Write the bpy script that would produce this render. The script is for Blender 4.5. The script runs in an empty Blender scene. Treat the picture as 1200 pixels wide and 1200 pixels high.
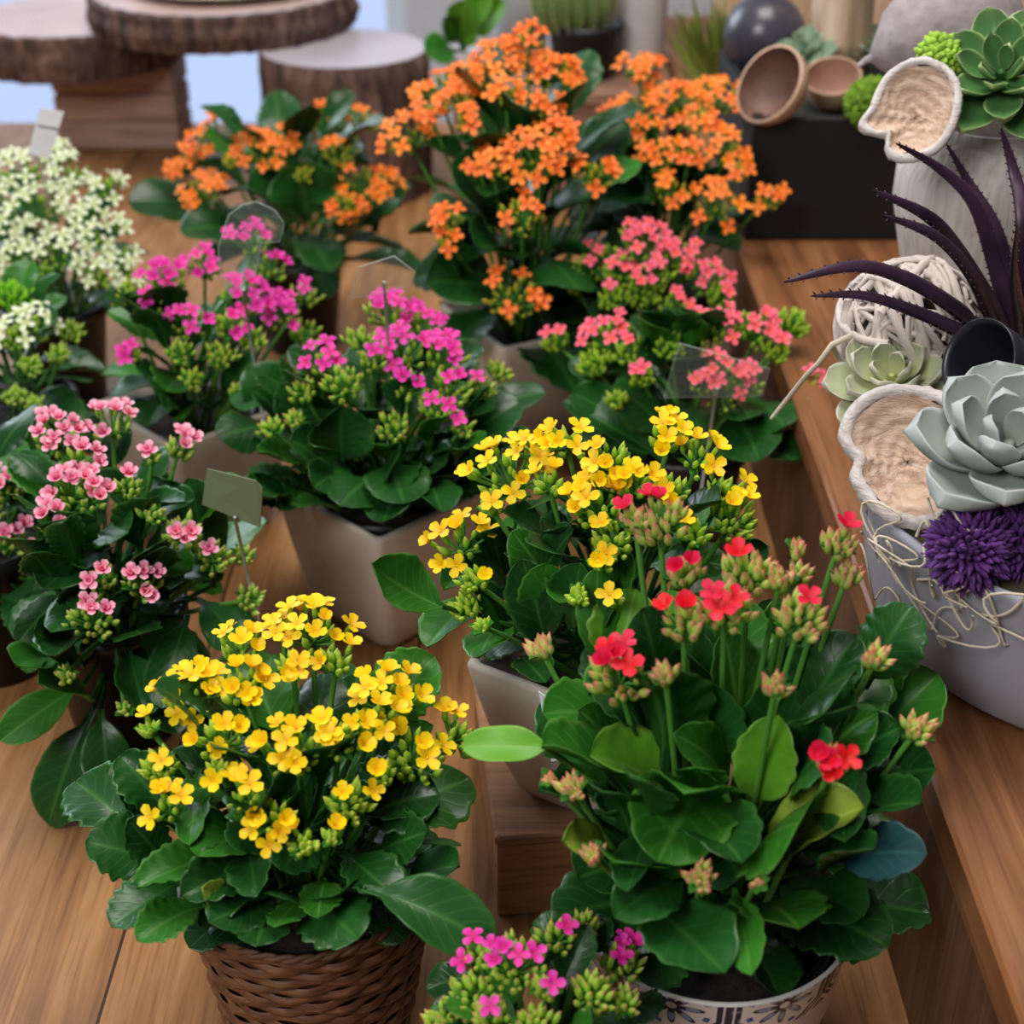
import bpy, math, random
from mathutils import Vector, Matrix

random.seed(7)
scene = bpy.context.scene
COL = scene.collection
PI = math.pi
V = Vector

# ------------------------------------------------------------------ camera
F = 1800.0
PITCH = math.radians(30)
CAM = V((0, 0, 0.8))
CR = V((1, 0, 0))
CF = V((0, math.cos(PITCH), -math.sin(PITCH)))
CU = V((0, math.sin(PITCH), math.cos(PITCH)))


def ray(px, py):
    return (CR * ((px - 600) / F) + CU * ((600 - py) / F) + CF)


def at_z(px, py, z):
    d = ray(px, py)
    return CAM + d * ((z - CAM.z) / d.z)


def at_y(px, py, y):
    d = ray(px, py)
    return CAM + d * (y / d.y)


def proj(p):
    q = p - CAM
    w = q.dot(CF)
    return 600 + F * q.dot(CR) / w, 600 - F * q.dot(CU) / w, w


def on_dome(px, py, c, R, H):
    d = ray(px, py)
    s = V((1 / R, 1 / R, 1 / H))
    o = (CAM - c)
    o = V((o.x * s.x, o.y * s.y, o.z * s.z))
    e = V((d.x * s.x, d.y * s.y, d.z * s.z))
    a = e.dot(e)
    b = o.dot(e)
    q = b * b - a * (o.dot(o) - 1)
    t = (-b - math.sqrt(q)) / a if q > 0 else -b / a
    return CAM + d * t


# ------------------------------------------------------------------ mesh builder
class MB:
    def __init__(self):
        self.v, self.f, self.m, self.uv, self.s = [], [], [], [], []

    def add(self, verts, faces, mat=0, uvs=None, smooth=True):
        o = len(self.v)
        self.v += [tuple(x) for x in verts]
        self.uv += uvs if uvs else [(0.5, 0.5)] * len(verts)
        for fc in faces:
            self.f.append(tuple(i + o for i in fc))
            self.m.append(mat)
            self.s.append(smooth)

    def grid(self, rows, mat=0, uvs=None, smooth=True, wrap=False):
        n = len(rows[0])
        vs = [p for r in rows for p in r]
        fs = []
        for i in range(len(rows) - 1):
            for j in range(n if wrap else n - 1):
                k = (j + 1) % n
                fs.append((i * n + j, i * n + k, (i + 1) * n + k, (i + 1) * n + j))
        self.add(vs, fs, mat, uvs, smooth)

    def tube(self, pts, radii, n=6, mat=0, caps=True, flat=None):
        pts = [V(p) for p in pts]
        if not hasattr(radii, '__len__'):
            radii = [radii] * len(pts)
        rows, uvs = [], []
        t0 = (pts[1] - pts[0]).normalized()
        ref = V((0, 0, 1)) if abs(t0.z) < 0.9 else V((1, 0, 0))
        if flat is not None:
            ref = V(flat[0])
        a = t0.cross(ref).normalized()
        for i, p in enumerate(pts):
            t = (pts[min(i + 1, len(pts) - 1)] - pts[max(i - 1, 0)]).normalized()
            a = (a - t * a.dot(t)).normalized()
            b = t.cross(a)
            fl = flat[1] if flat is not None else 1.0
            rows.append([p + (a * math.cos(k / n * 2 * PI) + b * (fl * math.sin(k / n * 2 * PI))) * radii[i] for k in range(n)])
            uvs += [(i / (len(pts) - 1), k / n) for k in range(n)]
        self.grid(rows, mat, uvs, True, True)
        if caps:
            o = len(self.v)
            self.f.append(tuple(o - 1 - k for k in range(n)))
            self.m.append(mat); self.s.append(True)
            st = o - n * len(pts)
            self.f.append(tuple(st + k for k in range(n)))
            self.m.append(mat); self.s.append(True)

    def lathe(self, prof, n=48, c=(0, 0, 0), mat=0, rfn=None, axis=None, smooth=True, cap=False):
        c = V(c)
        Z = V(axis).normalized() if axis is not None else V((0, 0, 1))
        X = Z.orthogonal().normalized() if axis is not None else V((1, 0, 0))
        Y = Z.cross(X)
        L = [0]
        for i in range(1, len(prof)):
            L.append(L[-1] + math.hypot(prof[i][0] - prof[i - 1][0], prof[i][1] - prof[i - 1][1]))
        rows, uvs = [], []
        for i, (r, z) in enumerate(prof):
            row = []
            for k in range(n + 1):
                th = k / n * 2 * PI
                rr = rfn(r, z, th if k < n else 0, i) if rfn else r
                row.append(c + X * (rr * math.cos(th)) + Y * (rr * math.sin(th)) + Z * z)
                uvs.append((k / n, L[i]))
            rows.append(row)
        self.grid(rows, mat, uvs, smooth)
        if cap:
            for row in (rows[0], rows[-1]):
                self.add(row[:-1], [tuple(range(n))], mat, None, False)

    def ell(self, c, axis, r, l, n=6, m=4, mat=0, u0=0.0):
        """a drop of half width r and length l from c along axis"""
        c = V(c); Z = V(axis).normalized()
        X = Z.orthogonal().normalized(); Y = Z.cross(X)
        rows, uvs = [], []
        for i in range(m + 1):
            t = i / m
            rr = r * (math.sin(PI * (0.06 + 0.94 * t) ** 0.85) if 0 < i < m else (0.35 if i == 0 else 0.05))
            rows.append([c + Z * (l * t) + (X * math.cos(k / n * 2 * PI) + Y * math.sin(k / n * 2 * PI)) * rr for k in range(n)])
            uvs += [(t, k / n) for k in range(n)]
        self.grid(rows, mat, uvs, True, True)

    def box(self, lo, hi, mat=0, M=None, bev=0.0):
        x0, y0, z0 = lo; x1, y1, z1 = hi
        if bev <= 0:
            vs = [V((x, y, z)) for z in (z0, z1) for y in (y0, y1) for x in (x0, x1)]
            fs = [(0, 2, 3, 1), (4, 5, 7, 6), (0, 1, 5, 4), (2, 6, 7, 3), (0, 4, 6, 2), (1, 3, 7, 5)]
        else:
            b = bev; vs = []
            for z, ins in ((z0, b), (z0 + b, 0), (z1 - b, 0), (z1, b)):
                c = b if ins == 0 else b * 1.0
                X0, X1, Y0, Y1 = x0 + ins, x1 - ins, y0 + ins, y1 - ins
                vs += [V((X0 + c, Y0, z)), V((X1 - c, Y0, z)), V((X1, Y0 + c, z)), V((X1, Y1 - c, z)), V((X1 - c, Y1, z)), V((X0 + c, Y1, z)), V((X0, Y1 - c, z)), V((X0, Y0 + c, z))]
            fs = [tuple(range(7, -1, -1)), tuple(range(24, 32))]
            for i in range(3):
                for k in range(8):
                    fs.append((i * 8 + k, i * 8 + (k + 1) % 8, i * 8 + 8 + (k + 1) % 8, i * 8 + 8 + k))
        if M is not None:
            vs = [M @ v for v in vs]
        self.add(vs, fs, mat, None, False)

    def build(self, name, mats, parent=None, origin=(0, 0, 0), loc=None):
        """verts are in world space; origin is the world point the object's own origin sits on"""
        me = bpy.data.meshes.new(name)
        o = V(origin)
        me.from_pydata([(x - o.x, y - o.y, z - o.z) for x, y, z in self.v], [], self.f)
        for mt in (mats if isinstance(mats, (list, tuple)) else [mats]):
            me.materials.append(mt)
        me.polygons.foreach_set('material_index', self.m)
        me.polygons.foreach_set('use_smooth', self.s)
        uvl = me.uv_layers.new(name='UVMap')
        li = [0] * len(me.loops)
        me.loops.foreach_get('vertex_index', li)
        buf = []
        for i in li:
            buf += self.uv[i]
        uvl.data.foreach_set('uv', buf)
        me.update()
        ob = bpy.data.objects.new(name, me)
        COL.objects.link(ob)
        if parent is not None:
            ob.parent = parent
            pl = parent.get('_w')
            ob.location = o - V(pl) if pl is not None else o
        else:
            ob.location = o
        if loc is not None:
            ob.location = loc
        WORLD[ob.name] = o
        return ob


WORLD = {}


def tag(o, label=None, cat=None, group=None, kind=None):
    if label: o['label'] = label
    if cat: o['category'] = cat
    if group: o['group'] = group
    if kind: o['kind'] = kind
    return o


def empty(name, loc, label=None, cat=None, group=None):
    o = bpy.data.objects.new(name, None)
    COL.objects.link(o)
    o.location = loc
    o.empty_display_size = 0.02
    WORLD[o.name] = V(loc)
    return tag(o, label, cat, group)


def part(mb, name, mats, parent, origin=None):
    """a child mesh: verts given in world space, parent an unrotated object at a known world point"""
    pw = WORLD[parent.name]
    org = V(origin) if origin is not None else pw
    ob = mb.build(name, mats, None, org)
    ob.parent = parent
    ob.location = org - pw
    return ob


# ------------------------------------------------------------------ materials
def lin(r, g, b):
    def f(c):
        c /= 255
        return c / 12.92 if c <= 0.04045 else ((c + 0.055) / 1.055) ** 2.4
    return (f(r), f(g), f(b), 1)


class NT:
    def __init__(self, name):
        self.m = bpy.data.materials.new(name)
        self.m.use_nodes = True
        self.t = self.m.node_tree
        self.b = self.t.nodes['Principled BSDF']

    def n(self, typ, **kw):
        nd = self.t.nodes.new(typ)
        for k, v in kw.items():
            setattr(nd, k, v)
        return nd

    def l(self, a, b):
        self.t.links.new(a, b)

    def put(self, sock, val):
        if hasattr(val, 'is_output'):
            self.l(val, sock)
        else:
            sock.default_value = val

    def math(self, op, a, b=None, clamp=False):
        nd = self.n('ShaderNodeMath', operation=op, use_clamp=clamp)
        self.put(nd.inputs[0], a)
        if b is not None: self.put(nd.inputs[1], b)
        return nd.outputs[0]

    def mix(self, f, a, b, typ='MIX'):
        nd = self.n('ShaderNodeMix', data_type='RGBA', blend_type=typ)
        self.put(nd.inputs[0], f); self.put(nd.inputs[6], a); self.put(nd.inputs[7], b)
        return nd.outputs[2]

    def ramp(self, f, stops):
        nd = self.n('ShaderNodeValToRGB')
        while len(nd.color_ramp.elements) < len(stops):
            nd.color_ramp.elements.new(0.5)
        for e, (p, c) in zip(nd.color_ramp.elements, stops):
            e.position = p
            e.color = c if hasattr(c, '__len__') else (c, c, c, 1)
        self.l(f, nd.inputs[0])
        return nd.outputs[0]

    def coord(self, which='Object', scale=(1, 1, 1), loc=(0, 0, 0), rot=(0, 0, 0)):
        tc = self.n('ShaderNodeTexCoord')
        mp = self.n('ShaderNodeMapping')
        mp.inputs['Scale'].default_value = scale
        mp.inputs['Location'].default_value = loc
        mp.inputs['Rotation'].default_value = rot
        self.l(tc.outputs[which], mp.inputs[0])
        return mp.outputs[0]

    def noise(self, vec, scale=5, detail=4, rough=0.55, dist=0.0):
        nd = self.n('ShaderNodeTexNoise')
        self.l(vec, nd.inputs['Vector'])
        nd.inputs['Scale'].default_value = scale
        nd.inputs['Detail'].default_value = detail
        nd.inputs['Roughness'].default_value = rough
        nd.inputs['Distortion'].default_value = dist
        return nd.outputs['Fac']

    def bump(self, h, strength=0.3, dist=0.002):
        nd = self.n('ShaderNodeBump')
        nd.inputs['Strength'].default_value = strength
        nd.inputs['Distance'].default_value = dist
        self.l(h, nd.inputs['Height'])
        self.l(nd.outputs[0], self.b.inputs['Normal'])

    def set(self, col=None, rough=None, **kw):
        if col is not None: self.put(self.b.inputs['Base Color'], col)
        if rough is not None: self.put(self.b.inputs['Roughness'], rough)
        for k, v in kw.items():
            self.put(self.b.inputs[k.replace('_', ' ')], v)
        return self.m


def plain(name, c, rough=0.6, var=0.12, scale=30, bump=0.0, **kw):
    t = NT(name)
    nz = t.noise(t.coord(), scale, 5)
    d = (c[0] * (1 - var), c[1] * (1 - var), c[2] * (1 - var), 1)
    e = (min(1, c[0] * (1 + var)), min(1, c[1] * (1 + var)), min(1, c[2] * (1 + var)), 1)
    t.set(t.ramp(nz, [(0.3, d), (0.7, e)]), rough, **kw)
    if bump: t.bump(nz, bump, 0.003)
    return t.m


def leaf_mat(name, c, rib, edge, rough=0.36, trans=0.12, veins=0.25, var=0.3):
    t = NT(name)
    uv = t.n('ShaderNodeUVMap')
    sx = t.n('ShaderNodeSeparateXYZ'); t.l(uv.outputs[0], sx.inputs[0])
    u, v = sx.outputs[0], sx.outputs[1]
    av = t.math('ABSOLUTE', t.math('MULTIPLY', t.math('SUBTRACT', v, 0.5), 2))
    ob = t.n('ShaderNodeObjectInfo')
    nz = t.noise(t.coord('Object', (1, 1, 1)), 28, 3)
    k = t.math('ADD', t.math('MULTIPLY', ob.outputs['Random'], 0.6), t.math('MULTIPLY', nz, 0.4))
    c0 = tuple(x * (1 - var) for x in c[:3]) + (1,)
    c1 = tuple(x * (1 + var) for x in c[:3]) + (1,)
    base = t.ramp(k, [(0.2, c0), (0.8, c1)])
    mid = t.math('SUBTRACT', 1, t.math('MULTIPLY', av, 9, True), True)
    w = t.n('ShaderNodeTexWave', wave_type='BANDS', bands_direction='X')
    cb = t.n('ShaderNodeCombineXYZ')
    t.l(t.math('SUBTRACT', t.math('MULTIPLY', u, 7), t.math('MULTIPLY', av, 2.0)), cb.inputs[0])
    t.l(cb.outputs[0], w.inputs['Vector'])
    w.inputs['Scale'].default_value = 0.35
    vn = t.math('POWER', w.outputs['Fac'], 14)
    f = t.math('MAXIMUM', t.math('MULTIPLY', mid, 0.75), t.math('MULTIPLY', vn, veins))
    base = t.mix(f, base, rib)
    ed = t.math('POWER', av, 14)
    base = t.mix(t.math('MULTIPLY', ed, 0.7), base, edge)
    t.set(base, rough, Specular_IOR_Level=0.36)
    t.bump(t.math('ADD', t.math('MULTIPLY', f, -0.7), nz), 0.25, 0.0015)
    if trans > 0:
        tr = t.n('ShaderNodeBsdfTranslucent')
        t.l(t.mix(0.5, base, (0.35, 0.6, 0.05, 1), 'MULTIPLY') if False else base, tr.inputs[0])
        mx = t.n('ShaderNodeMixShader'); mx.inputs[0].default_value = trans
        t.l(t.b.outputs[0], mx.inputs[1]); t.l(tr.outputs[0], mx.inputs[2])
        t.l(mx.outputs[0], t.t.nodes['Material Output'].inputs[0])
    return t.m


def grad_mat(name, stops, rough=0.5, trans=0.15, var=0.12):
    """colour along uv.x (bud base to tip, or petal heart to edge)"""
    t = NT(name)
    uv = t.n('ShaderNodeUVMap')
    sx = t.n('ShaderNodeSeparateXYZ'); t.l(uv.outputs[0], sx.inputs[0])
    c = t.ramp(sx.outputs[0], stops)
    ob = t.n('ShaderNodeObjectInfo')
    hs = t.n('ShaderNodeHueSaturation')
    t.l(t.math('ADD', t.math('MULTIPLY', ob.outputs['Random'], 2 * var), 1 - var), hs.inputs['Value'])
    t.l(t.math('ADD', t.math('MULTIPLY', ob.outputs['Random'], 0.012), 0.494), hs.inputs['Hue'])
    t.l(c, hs.inputs['Color'])
    t.set(hs.outputs[0], rough, Specular_IOR_Level=0.35)
    if trans > 0:
        tr = t.n('ShaderNodeBsdfTranslucent'); t.l(hs.outputs[0], tr.inputs[0])
        mx = t.n('ShaderNodeMixShader'); mx.inputs[0].default_value = trans
        t.l(t.b.outputs[0], mx.inputs[1]); t.l(tr.outputs[0], mx.inputs[2])
        t.l(mx.outputs[0], t.t.nodes['Material Output'].inputs[0])
    return t.m


def wood_mat(name, dark, mid, light, plank=None, off=0.0, rough=0.42, along='Y', grain=1.0, gap=True, blotch=0.5):
    t = NT(name)
    tc = t.n('ShaderNodeTexCoord')
    sx = t.n('ShaderNodeSeparateXYZ'); t.l(tc.outputs['Object'], sx.inputs[0])
    ax = {'X': (1, 0, 2), 'Y': (0, 1, 2), 'Z': (0, 2, 1)}[along]
    a, l_, z = sx.outputs[ax[0]], sx.outputs[ax[1]], sx.outputs[ax[2]]
    seed = 0.0
    cb = t.n('ShaderNodeCombineXYZ')
    if plank:
        p = t.math('DIVIDE', t.math('SUBTRACT', a, off), plank)
        fl = t.math('FLOOR', p)
        wn = t.n('ShaderNodeTexWhiteNoise', noise_dimensions='1D')
        t.l(fl, wn.inputs['W'])
        seed = wn.outputs['Value']
        t.l(t.math('ADD', l_, t.math('MULTIPLY', seed, 7.3)), cb.inputs[1])
    else:
        t.l(l_, cb.inputs[1])
    t.l(a, cb.inputs[0]); t.l(z, cb.inputs[2])
    mp = t.n('ShaderNodeMapping'); t.l(cb.outputs[0], mp.inputs[0])
    mp.inputs['Scale'].default_value = (26 * grain, 1.6 * grain, 26 * grain)
    n1 = t.noise(mp.outputs[0], 2.2, 7, 0.62, 0.8)
    mp2 = t.n('ShaderNodeMapping'); t.l(cb.outputs[0], mp2.inputs[0])
    mp2.inputs['Scale'].default_value = (7 * grain, 1.5 * grain, 7 * grain)
    n2 = t.noise(mp2.outputs[0], 2.0, 3, 0.5, 0.4)
    mp3 = t.n('ShaderNodeMapping'); t.l(cb.outputs[0], mp3.inputs[0])
    mp3.inputs['Scale'].default_value = (190 * grain, 6 * grain, 190 * grain)
    n3 = t.noise(mp3.outputs[0], 1.5, 2, 0.5)
    k = t.math('ADD', t.math('MULTIPLY', n1, 1 - blotch), t.math('MULTIPLY', n2, blotch))
    c = t.ramp(k, [(0.32, dark), (0.5, mid), (0.66, light)])
    c = t.mix(t.math('MULTIPLY', t.ramp(n3, [(.52, 0.0), (.66, 1.0)]), 0.42), c, dark)
    h = n1
    if plank:
        hs = t.n('ShaderNodeHueSaturation')
        t.l(t.math('ADD', t.math('MULTIPLY', seed, 0.3), 0.85), hs.inputs['Value'])
        t.l(c, hs.inputs['Color']); c = hs.outputs[0]
        if gap:
            fr = t.math('FRACT', p)
            g = t.math('LESS_THAN', t.math('ABSOLUTE', t.math('SUBTRACT', fr, 0.5)), 0.5 - 0.0012 / plank)
            c = t.mix(g, tuple(x * 0.25 for x in dark[:3]) + (1,), c)
            h = t.math('MULTIPLY', g, n1)
    t.set(c, t.ramp(n1, [(0.2, rough - 0.06), (0.8, rough + 0.12)]), Specular_IOR_Level=0.35)
    t.bump(h, 0.15, 0.0015)
    return t.m
# ------------------------------------------------------------------ plant materials
LEAF = [
    leaf_mat('leaf_deep', lin(28, 74, 28), lin(58, 112, 46), lin(60, 112, 46), 0.30, 0.08),
    leaf_mat('leaf_mid', lin(46, 108, 30), lin(88, 146, 60), lin(94, 148, 58), 0.32, 0.14),
    leaf_mat('leaf_bright', lin(98, 160, 40), lin(140, 186, 84), lin(150, 190, 90), 0.42, 0.20, 0.12, 0.12),
    leaf_mat('leaf_olive', lin(132, 158, 48), lin(160, 180, 80), lin(120, 160, 60), 0.5, 0.20, 0.1, 0.1),
    leaf_mat('leaf_blue', lin(34, 72, 76), lin(52, 94, 94), lin(52, 90, 90), 0.42, 0.06),
]
STEM = plain('stem_green', lin(82, 138, 52), 0.45, 0.15)
BUD = {
    'yellow': grad_mat('bud_yellow', [(0, lin(128, 190, 48)), (0.6, lin(178, 220, 70)), (0.98, lin(228, 236, 112))], .45, .34, .08),
    'red': grad_mat('bud_red', [(0, lin(140, 196, 62)), (0.55, lin(204, 226, 112)), (0.82, lin(232, 190, 140)), (1, lin(238, 110, 124))], .45, .34, .08),
    'magenta': grad_mat('bud_magenta', [(0, lin(134, 194, 54)), (0.75, lin(194, 228, 92)), (1.0, lin(244, 170, 140))], .45, .34, .08),
    'pink': grad_mat('bud_pink', [(0, lin(128, 188, 58)), (0.65, lin(180, 220, 92)), (0.98, lin(236, 226, 150))], .45, .34, .08),
    'orange': grad_mat('bud_orange', [(0, lin(134, 182, 52)), (0.65, lin(194, 210, 72)), (0.98, lin(250, 190, 84))], .45, .34, .08),
    'salmon': grad_mat('bud_salmon', [(0, lin(124, 188, 50)), (0.65, lin(176, 216, 66)), (0.98, lin(216, 224, 100))], .45, .34, .08),
    'white': grad_mat('bud_white', [(0, lin(128, 190, 40)), (0.6, lin(172, 216, 66)), (0.95, lin(226, 236, 150))], .45, .34, .08),
    'lime': grad_mat('bud_lime', [(0, lin(122, 196, 30)), (0.6, lin(146, 212, 44)), (0.95, lin(188, 230, 80))], .45, .34, .08),
}
PETAL = {
    'yellow': grad_mat('petal_yellow', [(0, lin(238, 168, 4)), (0.3, lin(251, 204, 8)), (1, lin(255, 224, 22))], 0.5, 0.2, 0.05),
    'red': grad_mat('petal_red', [(0, lin(196, 8, 30)), (0.4, lin(218, 14, 48)), (1, lin(232, 34, 74))], 0.5, 0.15, 0.08),
    'magenta': grad_mat('petal_magenta', [(0, lin(196, 20, 110)), (0.4, lin(224, 30, 150)), (1, lin(234, 74, 180))], 0.5, 0.15, 0.10),
    'pink': grad_mat('petal_pink', [(0, lin(212, 20, 90)), (0.28, lin(230, 76, 134)), (0.6, lin(246, 152, 182)), (1, lin(252, 206, 214))], 0.5, 0.15, 0.08),
    'orange': grad_mat('petal_orange', [(0, lin(232, 100, 20)), (0.4, lin(250, 122, 26)), (1, lin(255, 148, 56))], 0.5, 0.15, 0.08),
    'salmon': grad_mat('petal_salmon', [(0, lin(236, 88, 48)), (0.35, lin(244, 84, 104)), (1, lin(250, 120, 146))], 0.5, 0.15, 0.08),
    'white': grad_mat('petal_white', [(0, lin(190, 208, 110)), (0.35, lin(222, 230, 186)), (1, lin(238, 242, 218))], 0.5, 0.15, 0.05),
}
PETAL['lime'] = PETAL['white']
BLACKPOT = plain('black_plastic', lin(24, 24, 27), 0.4, 0.1)
SOIL = plain('potting_soil', lin(38, 30, 26), 0.95, 0.5, 160, 0.8)
FLW = 0.0074
FSIZE = {'yellow': 1.06, 'orange': 1.2, 'magenta': 1.1, 'salmon': .96, 'red': 1.1, 'white': 1.22, 'pink': 1.05, 'lime': 1.1}

# flower meshes: shared data, one object per blossom
FLOWER = {}


def flower_mesh(kind, tilt, seed):
    rnd = random.Random(seed)
    mb = MB()
    wmax = 0.37 if kind == 'white' else (0.52 if kind != 'orange' else 0.48)
    npet = 4
    layers = 2 if kind == 'pink' else 1
    for ly in range(layers):
        for q in range(npet):
            a = q * 2 * PI / npet + ly * PI / 4 + rnd.uniform(-.08, .08)
            tl = tilt + ly * 0.55 + rnd.uniform(-.12, .12)
            ln = (1.0 - 0.32 * ly) * rnd.uniform(.92, 1.06)
            rows, uvs = [], []
            N_ = 5
            for i in range(N_ + 1):
                t = i / N_
                hw = wmax * (0.30 + 1.0 * t) * (1 - t ** 3.2) ** 0.6 * (1 - .25 * ly)
                if i == N_: hw = 0.02
                ang = tl * (1 - .55 * t)
                # along the petal: climb at the heart and flatten or recurve at the tip
                r = 0.06 + ln * (t * math.cos(tl) + 0.10 * t * t)
                z = ln * (math.sin(tl) * t - 0.10 * t * t) + 0.04
                row = []
                for s in (-1, -.5, 0, .5, 1):
                    zz = z + 0.10 * s * s * (1 - t * .3) * hw / .4
                    row.append(V((r * math.cos(a) - s * hw * math.sin(a), r * math.sin(a) + s * hw * math.cos(a), zz)) * FLW)
                    uvs.append((t * .96 + .02, 0.5 + s * .4))
                rows.append(row)
            mb.grid(rows, 0, uvs)
    # heart and tube
    mb.ell((0, 0, 0.02 * FLW), (0, 0, 1), 0.10 * FLW, 0.16 * FLW, 6, 3, 0)
    mb.tube([(0, 0, -1.05 * FLW), (0, 0, -.7 * FLW), (0, 0, -.2 * FLW), (0, 0, .08 * FLW)], [.10 * FLW, .24 * FLW, .20 * FLW, .13 * FLW], 6, 1)
    me_ob = mb.build('flower', [PETAL[kind], BUD[kind]])
    me = me_ob.data
    bpy.data.objects.remove(me_ob)
    return me


def get_flower(kind, rnd):
    if kind not in FLOWER:
        tl = {'yellow': (0.45, 0.75, 1.0), 'red': (0.5, 0.8, 1.05), 'magenta': (.1, .35, .7), 'pink': (.5, .75, .95),
              'orange': (.05, .25, .5), 'salmon': (.1, .3, .6), 'white': (.02, .15, .35), 'lime': (.1, .2, .3)}[kind]
        FLOWER[kind] = [flower_mesh(kind, t, 11 + i) for i, t in enumerate(tl)]
    return rnd.choice(FLOWER[kind])


def leaf_geo(mb, B, T, w, N, arch=0.15, fold=0.25, scal=0.05, teeth=6, pet=0.14, thick=0.0011, tip=None, nu=34, blunt=0.62, wave=0.13, seed=0, twist=0.0, mat=0):
    """a fleshy leaf: blade between base B and tip T, w wide, its upper face towards N"""
    rnd = random.Random(seed)
    B, T, N = V(B), V(T), V(N).normalized()
    L = (T - B).length
    t0 = (T - B).normalized()
    N = (N - t0 * N.dot(t0))
    N = N.normalized() if N.length > 1e-4 else t0.orthogonal().normalized()
    C = (B + T) / 2 + N * (arch * L)
    vv = (-1, -.86, -.6, -.3, 0, .3, .6, .86, 1)
    ph1, ph2 = rnd.uniform(0, 6), rnd.uniform(0, 6)
    top, bot, uvt, uvb = [], [], [], []
    for i in range(nu + 1):
        t = i / nu
        p = B * (1 - t) ** 2 + C * (2 * t * (1 - t)) + T * t * t
        tg = ((C - B) * (1 - t) + (T - C) * t).normalized()
        S = tg.cross(N).normalized()
        n = S.cross(tg).normalized()
        if twist:
            R = Matrix.Rotation(twist * t, 3, tg); S = R @ S; n = R @ n
        q = max(0.0, (t - pet) / (1 - pet))
        if t < pet:
            hw = 0.055 * w + 0.02 * w * (t / pet)
        else:
            x = q ** blunt                      # shifts the widest place towards base (<1: later)
            hw = w * 0.5 * max(0.0, math.sin(PI * min(1, q ** 1.12 if blunt > .6 else q ** 1.3))) ** (tip or (0.54 if blunt < .8 else .75))
            hw = max(hw, 0.075 * w * (1 - q))
        sc = 1.0
        if t > pet + .12 and scal:
            sc = 1 - 2.2 * scal * (1 - abs(math.sin(PI * teeth * q)))
        row, rb = [], []
        for s in vv:
            h = hw * s * (sc if abs(s) > .8 else 1 - (1 - sc) * .3)
            a = abs(s)
            lift = fold * hw * a ** 1.6 + wave * hw * a * a * math.sin(9 * t + (ph1 if s > 0 else ph2)) - 0.02 * w * max(0, 1 - a * 4)
            pt = p + S * h + n * lift
            row.append(pt)
            uvt.append((t, .5 + s / 2))
            th = thick * (1 - a ** 4) + thick * .15
            if t < pet + .1: th += (pet + .1 - t) / (pet + .1) * 0.0016
            rb.append(pt - n * th)
            uvb.append((t, .5 + s / 2))
        top.append(row); bot.append(rb)
    n_ = len(vv)
    o = 0
    mb.grid(top, mat, uvt)
    base = len(mb.v)
    mb.grid([list(reversed(r)) for r in bot], mat, [uvb[i * n_ + (n_ - 1 - j)] for i in range(nu + 1) for j in range(n_)])
    # close the rim
    tb = base - n_ * (nu + 1)
    fs = []
    for i in range(nu):
        a0, a1 = tb + i * n_, tb + (i + 1) * n_
        b0, b1 = base + i * n_ + n_ - 1, base + (i + 1) * n_ + n_ - 1
        fs.append((a0, a1, b1, b0))
        a0, a1 = tb + i * n_ + n_ - 1, tb + (i + 1) * n_ + n_ - 1
        b0, b1 = base + i * n_, base + (i + 1) * n_
        fs.append((a1, a0, b0, b1))
    fs.append(tuple(tb + nu * n_ + k for k in range(n_)) + tuple(base + nu * n_ + k for k in range(n_)))
    for fc in fs:
        mb.f.append(fc); mb.m.append(mat); mb.s.append(True)


def rot_to(d, roll):
    d = V(d).normalized()
    return d.to_track_quat('Z', 'Y').to_matrix() @ Matrix.Rotation(roll, 3, 'Z')


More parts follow.
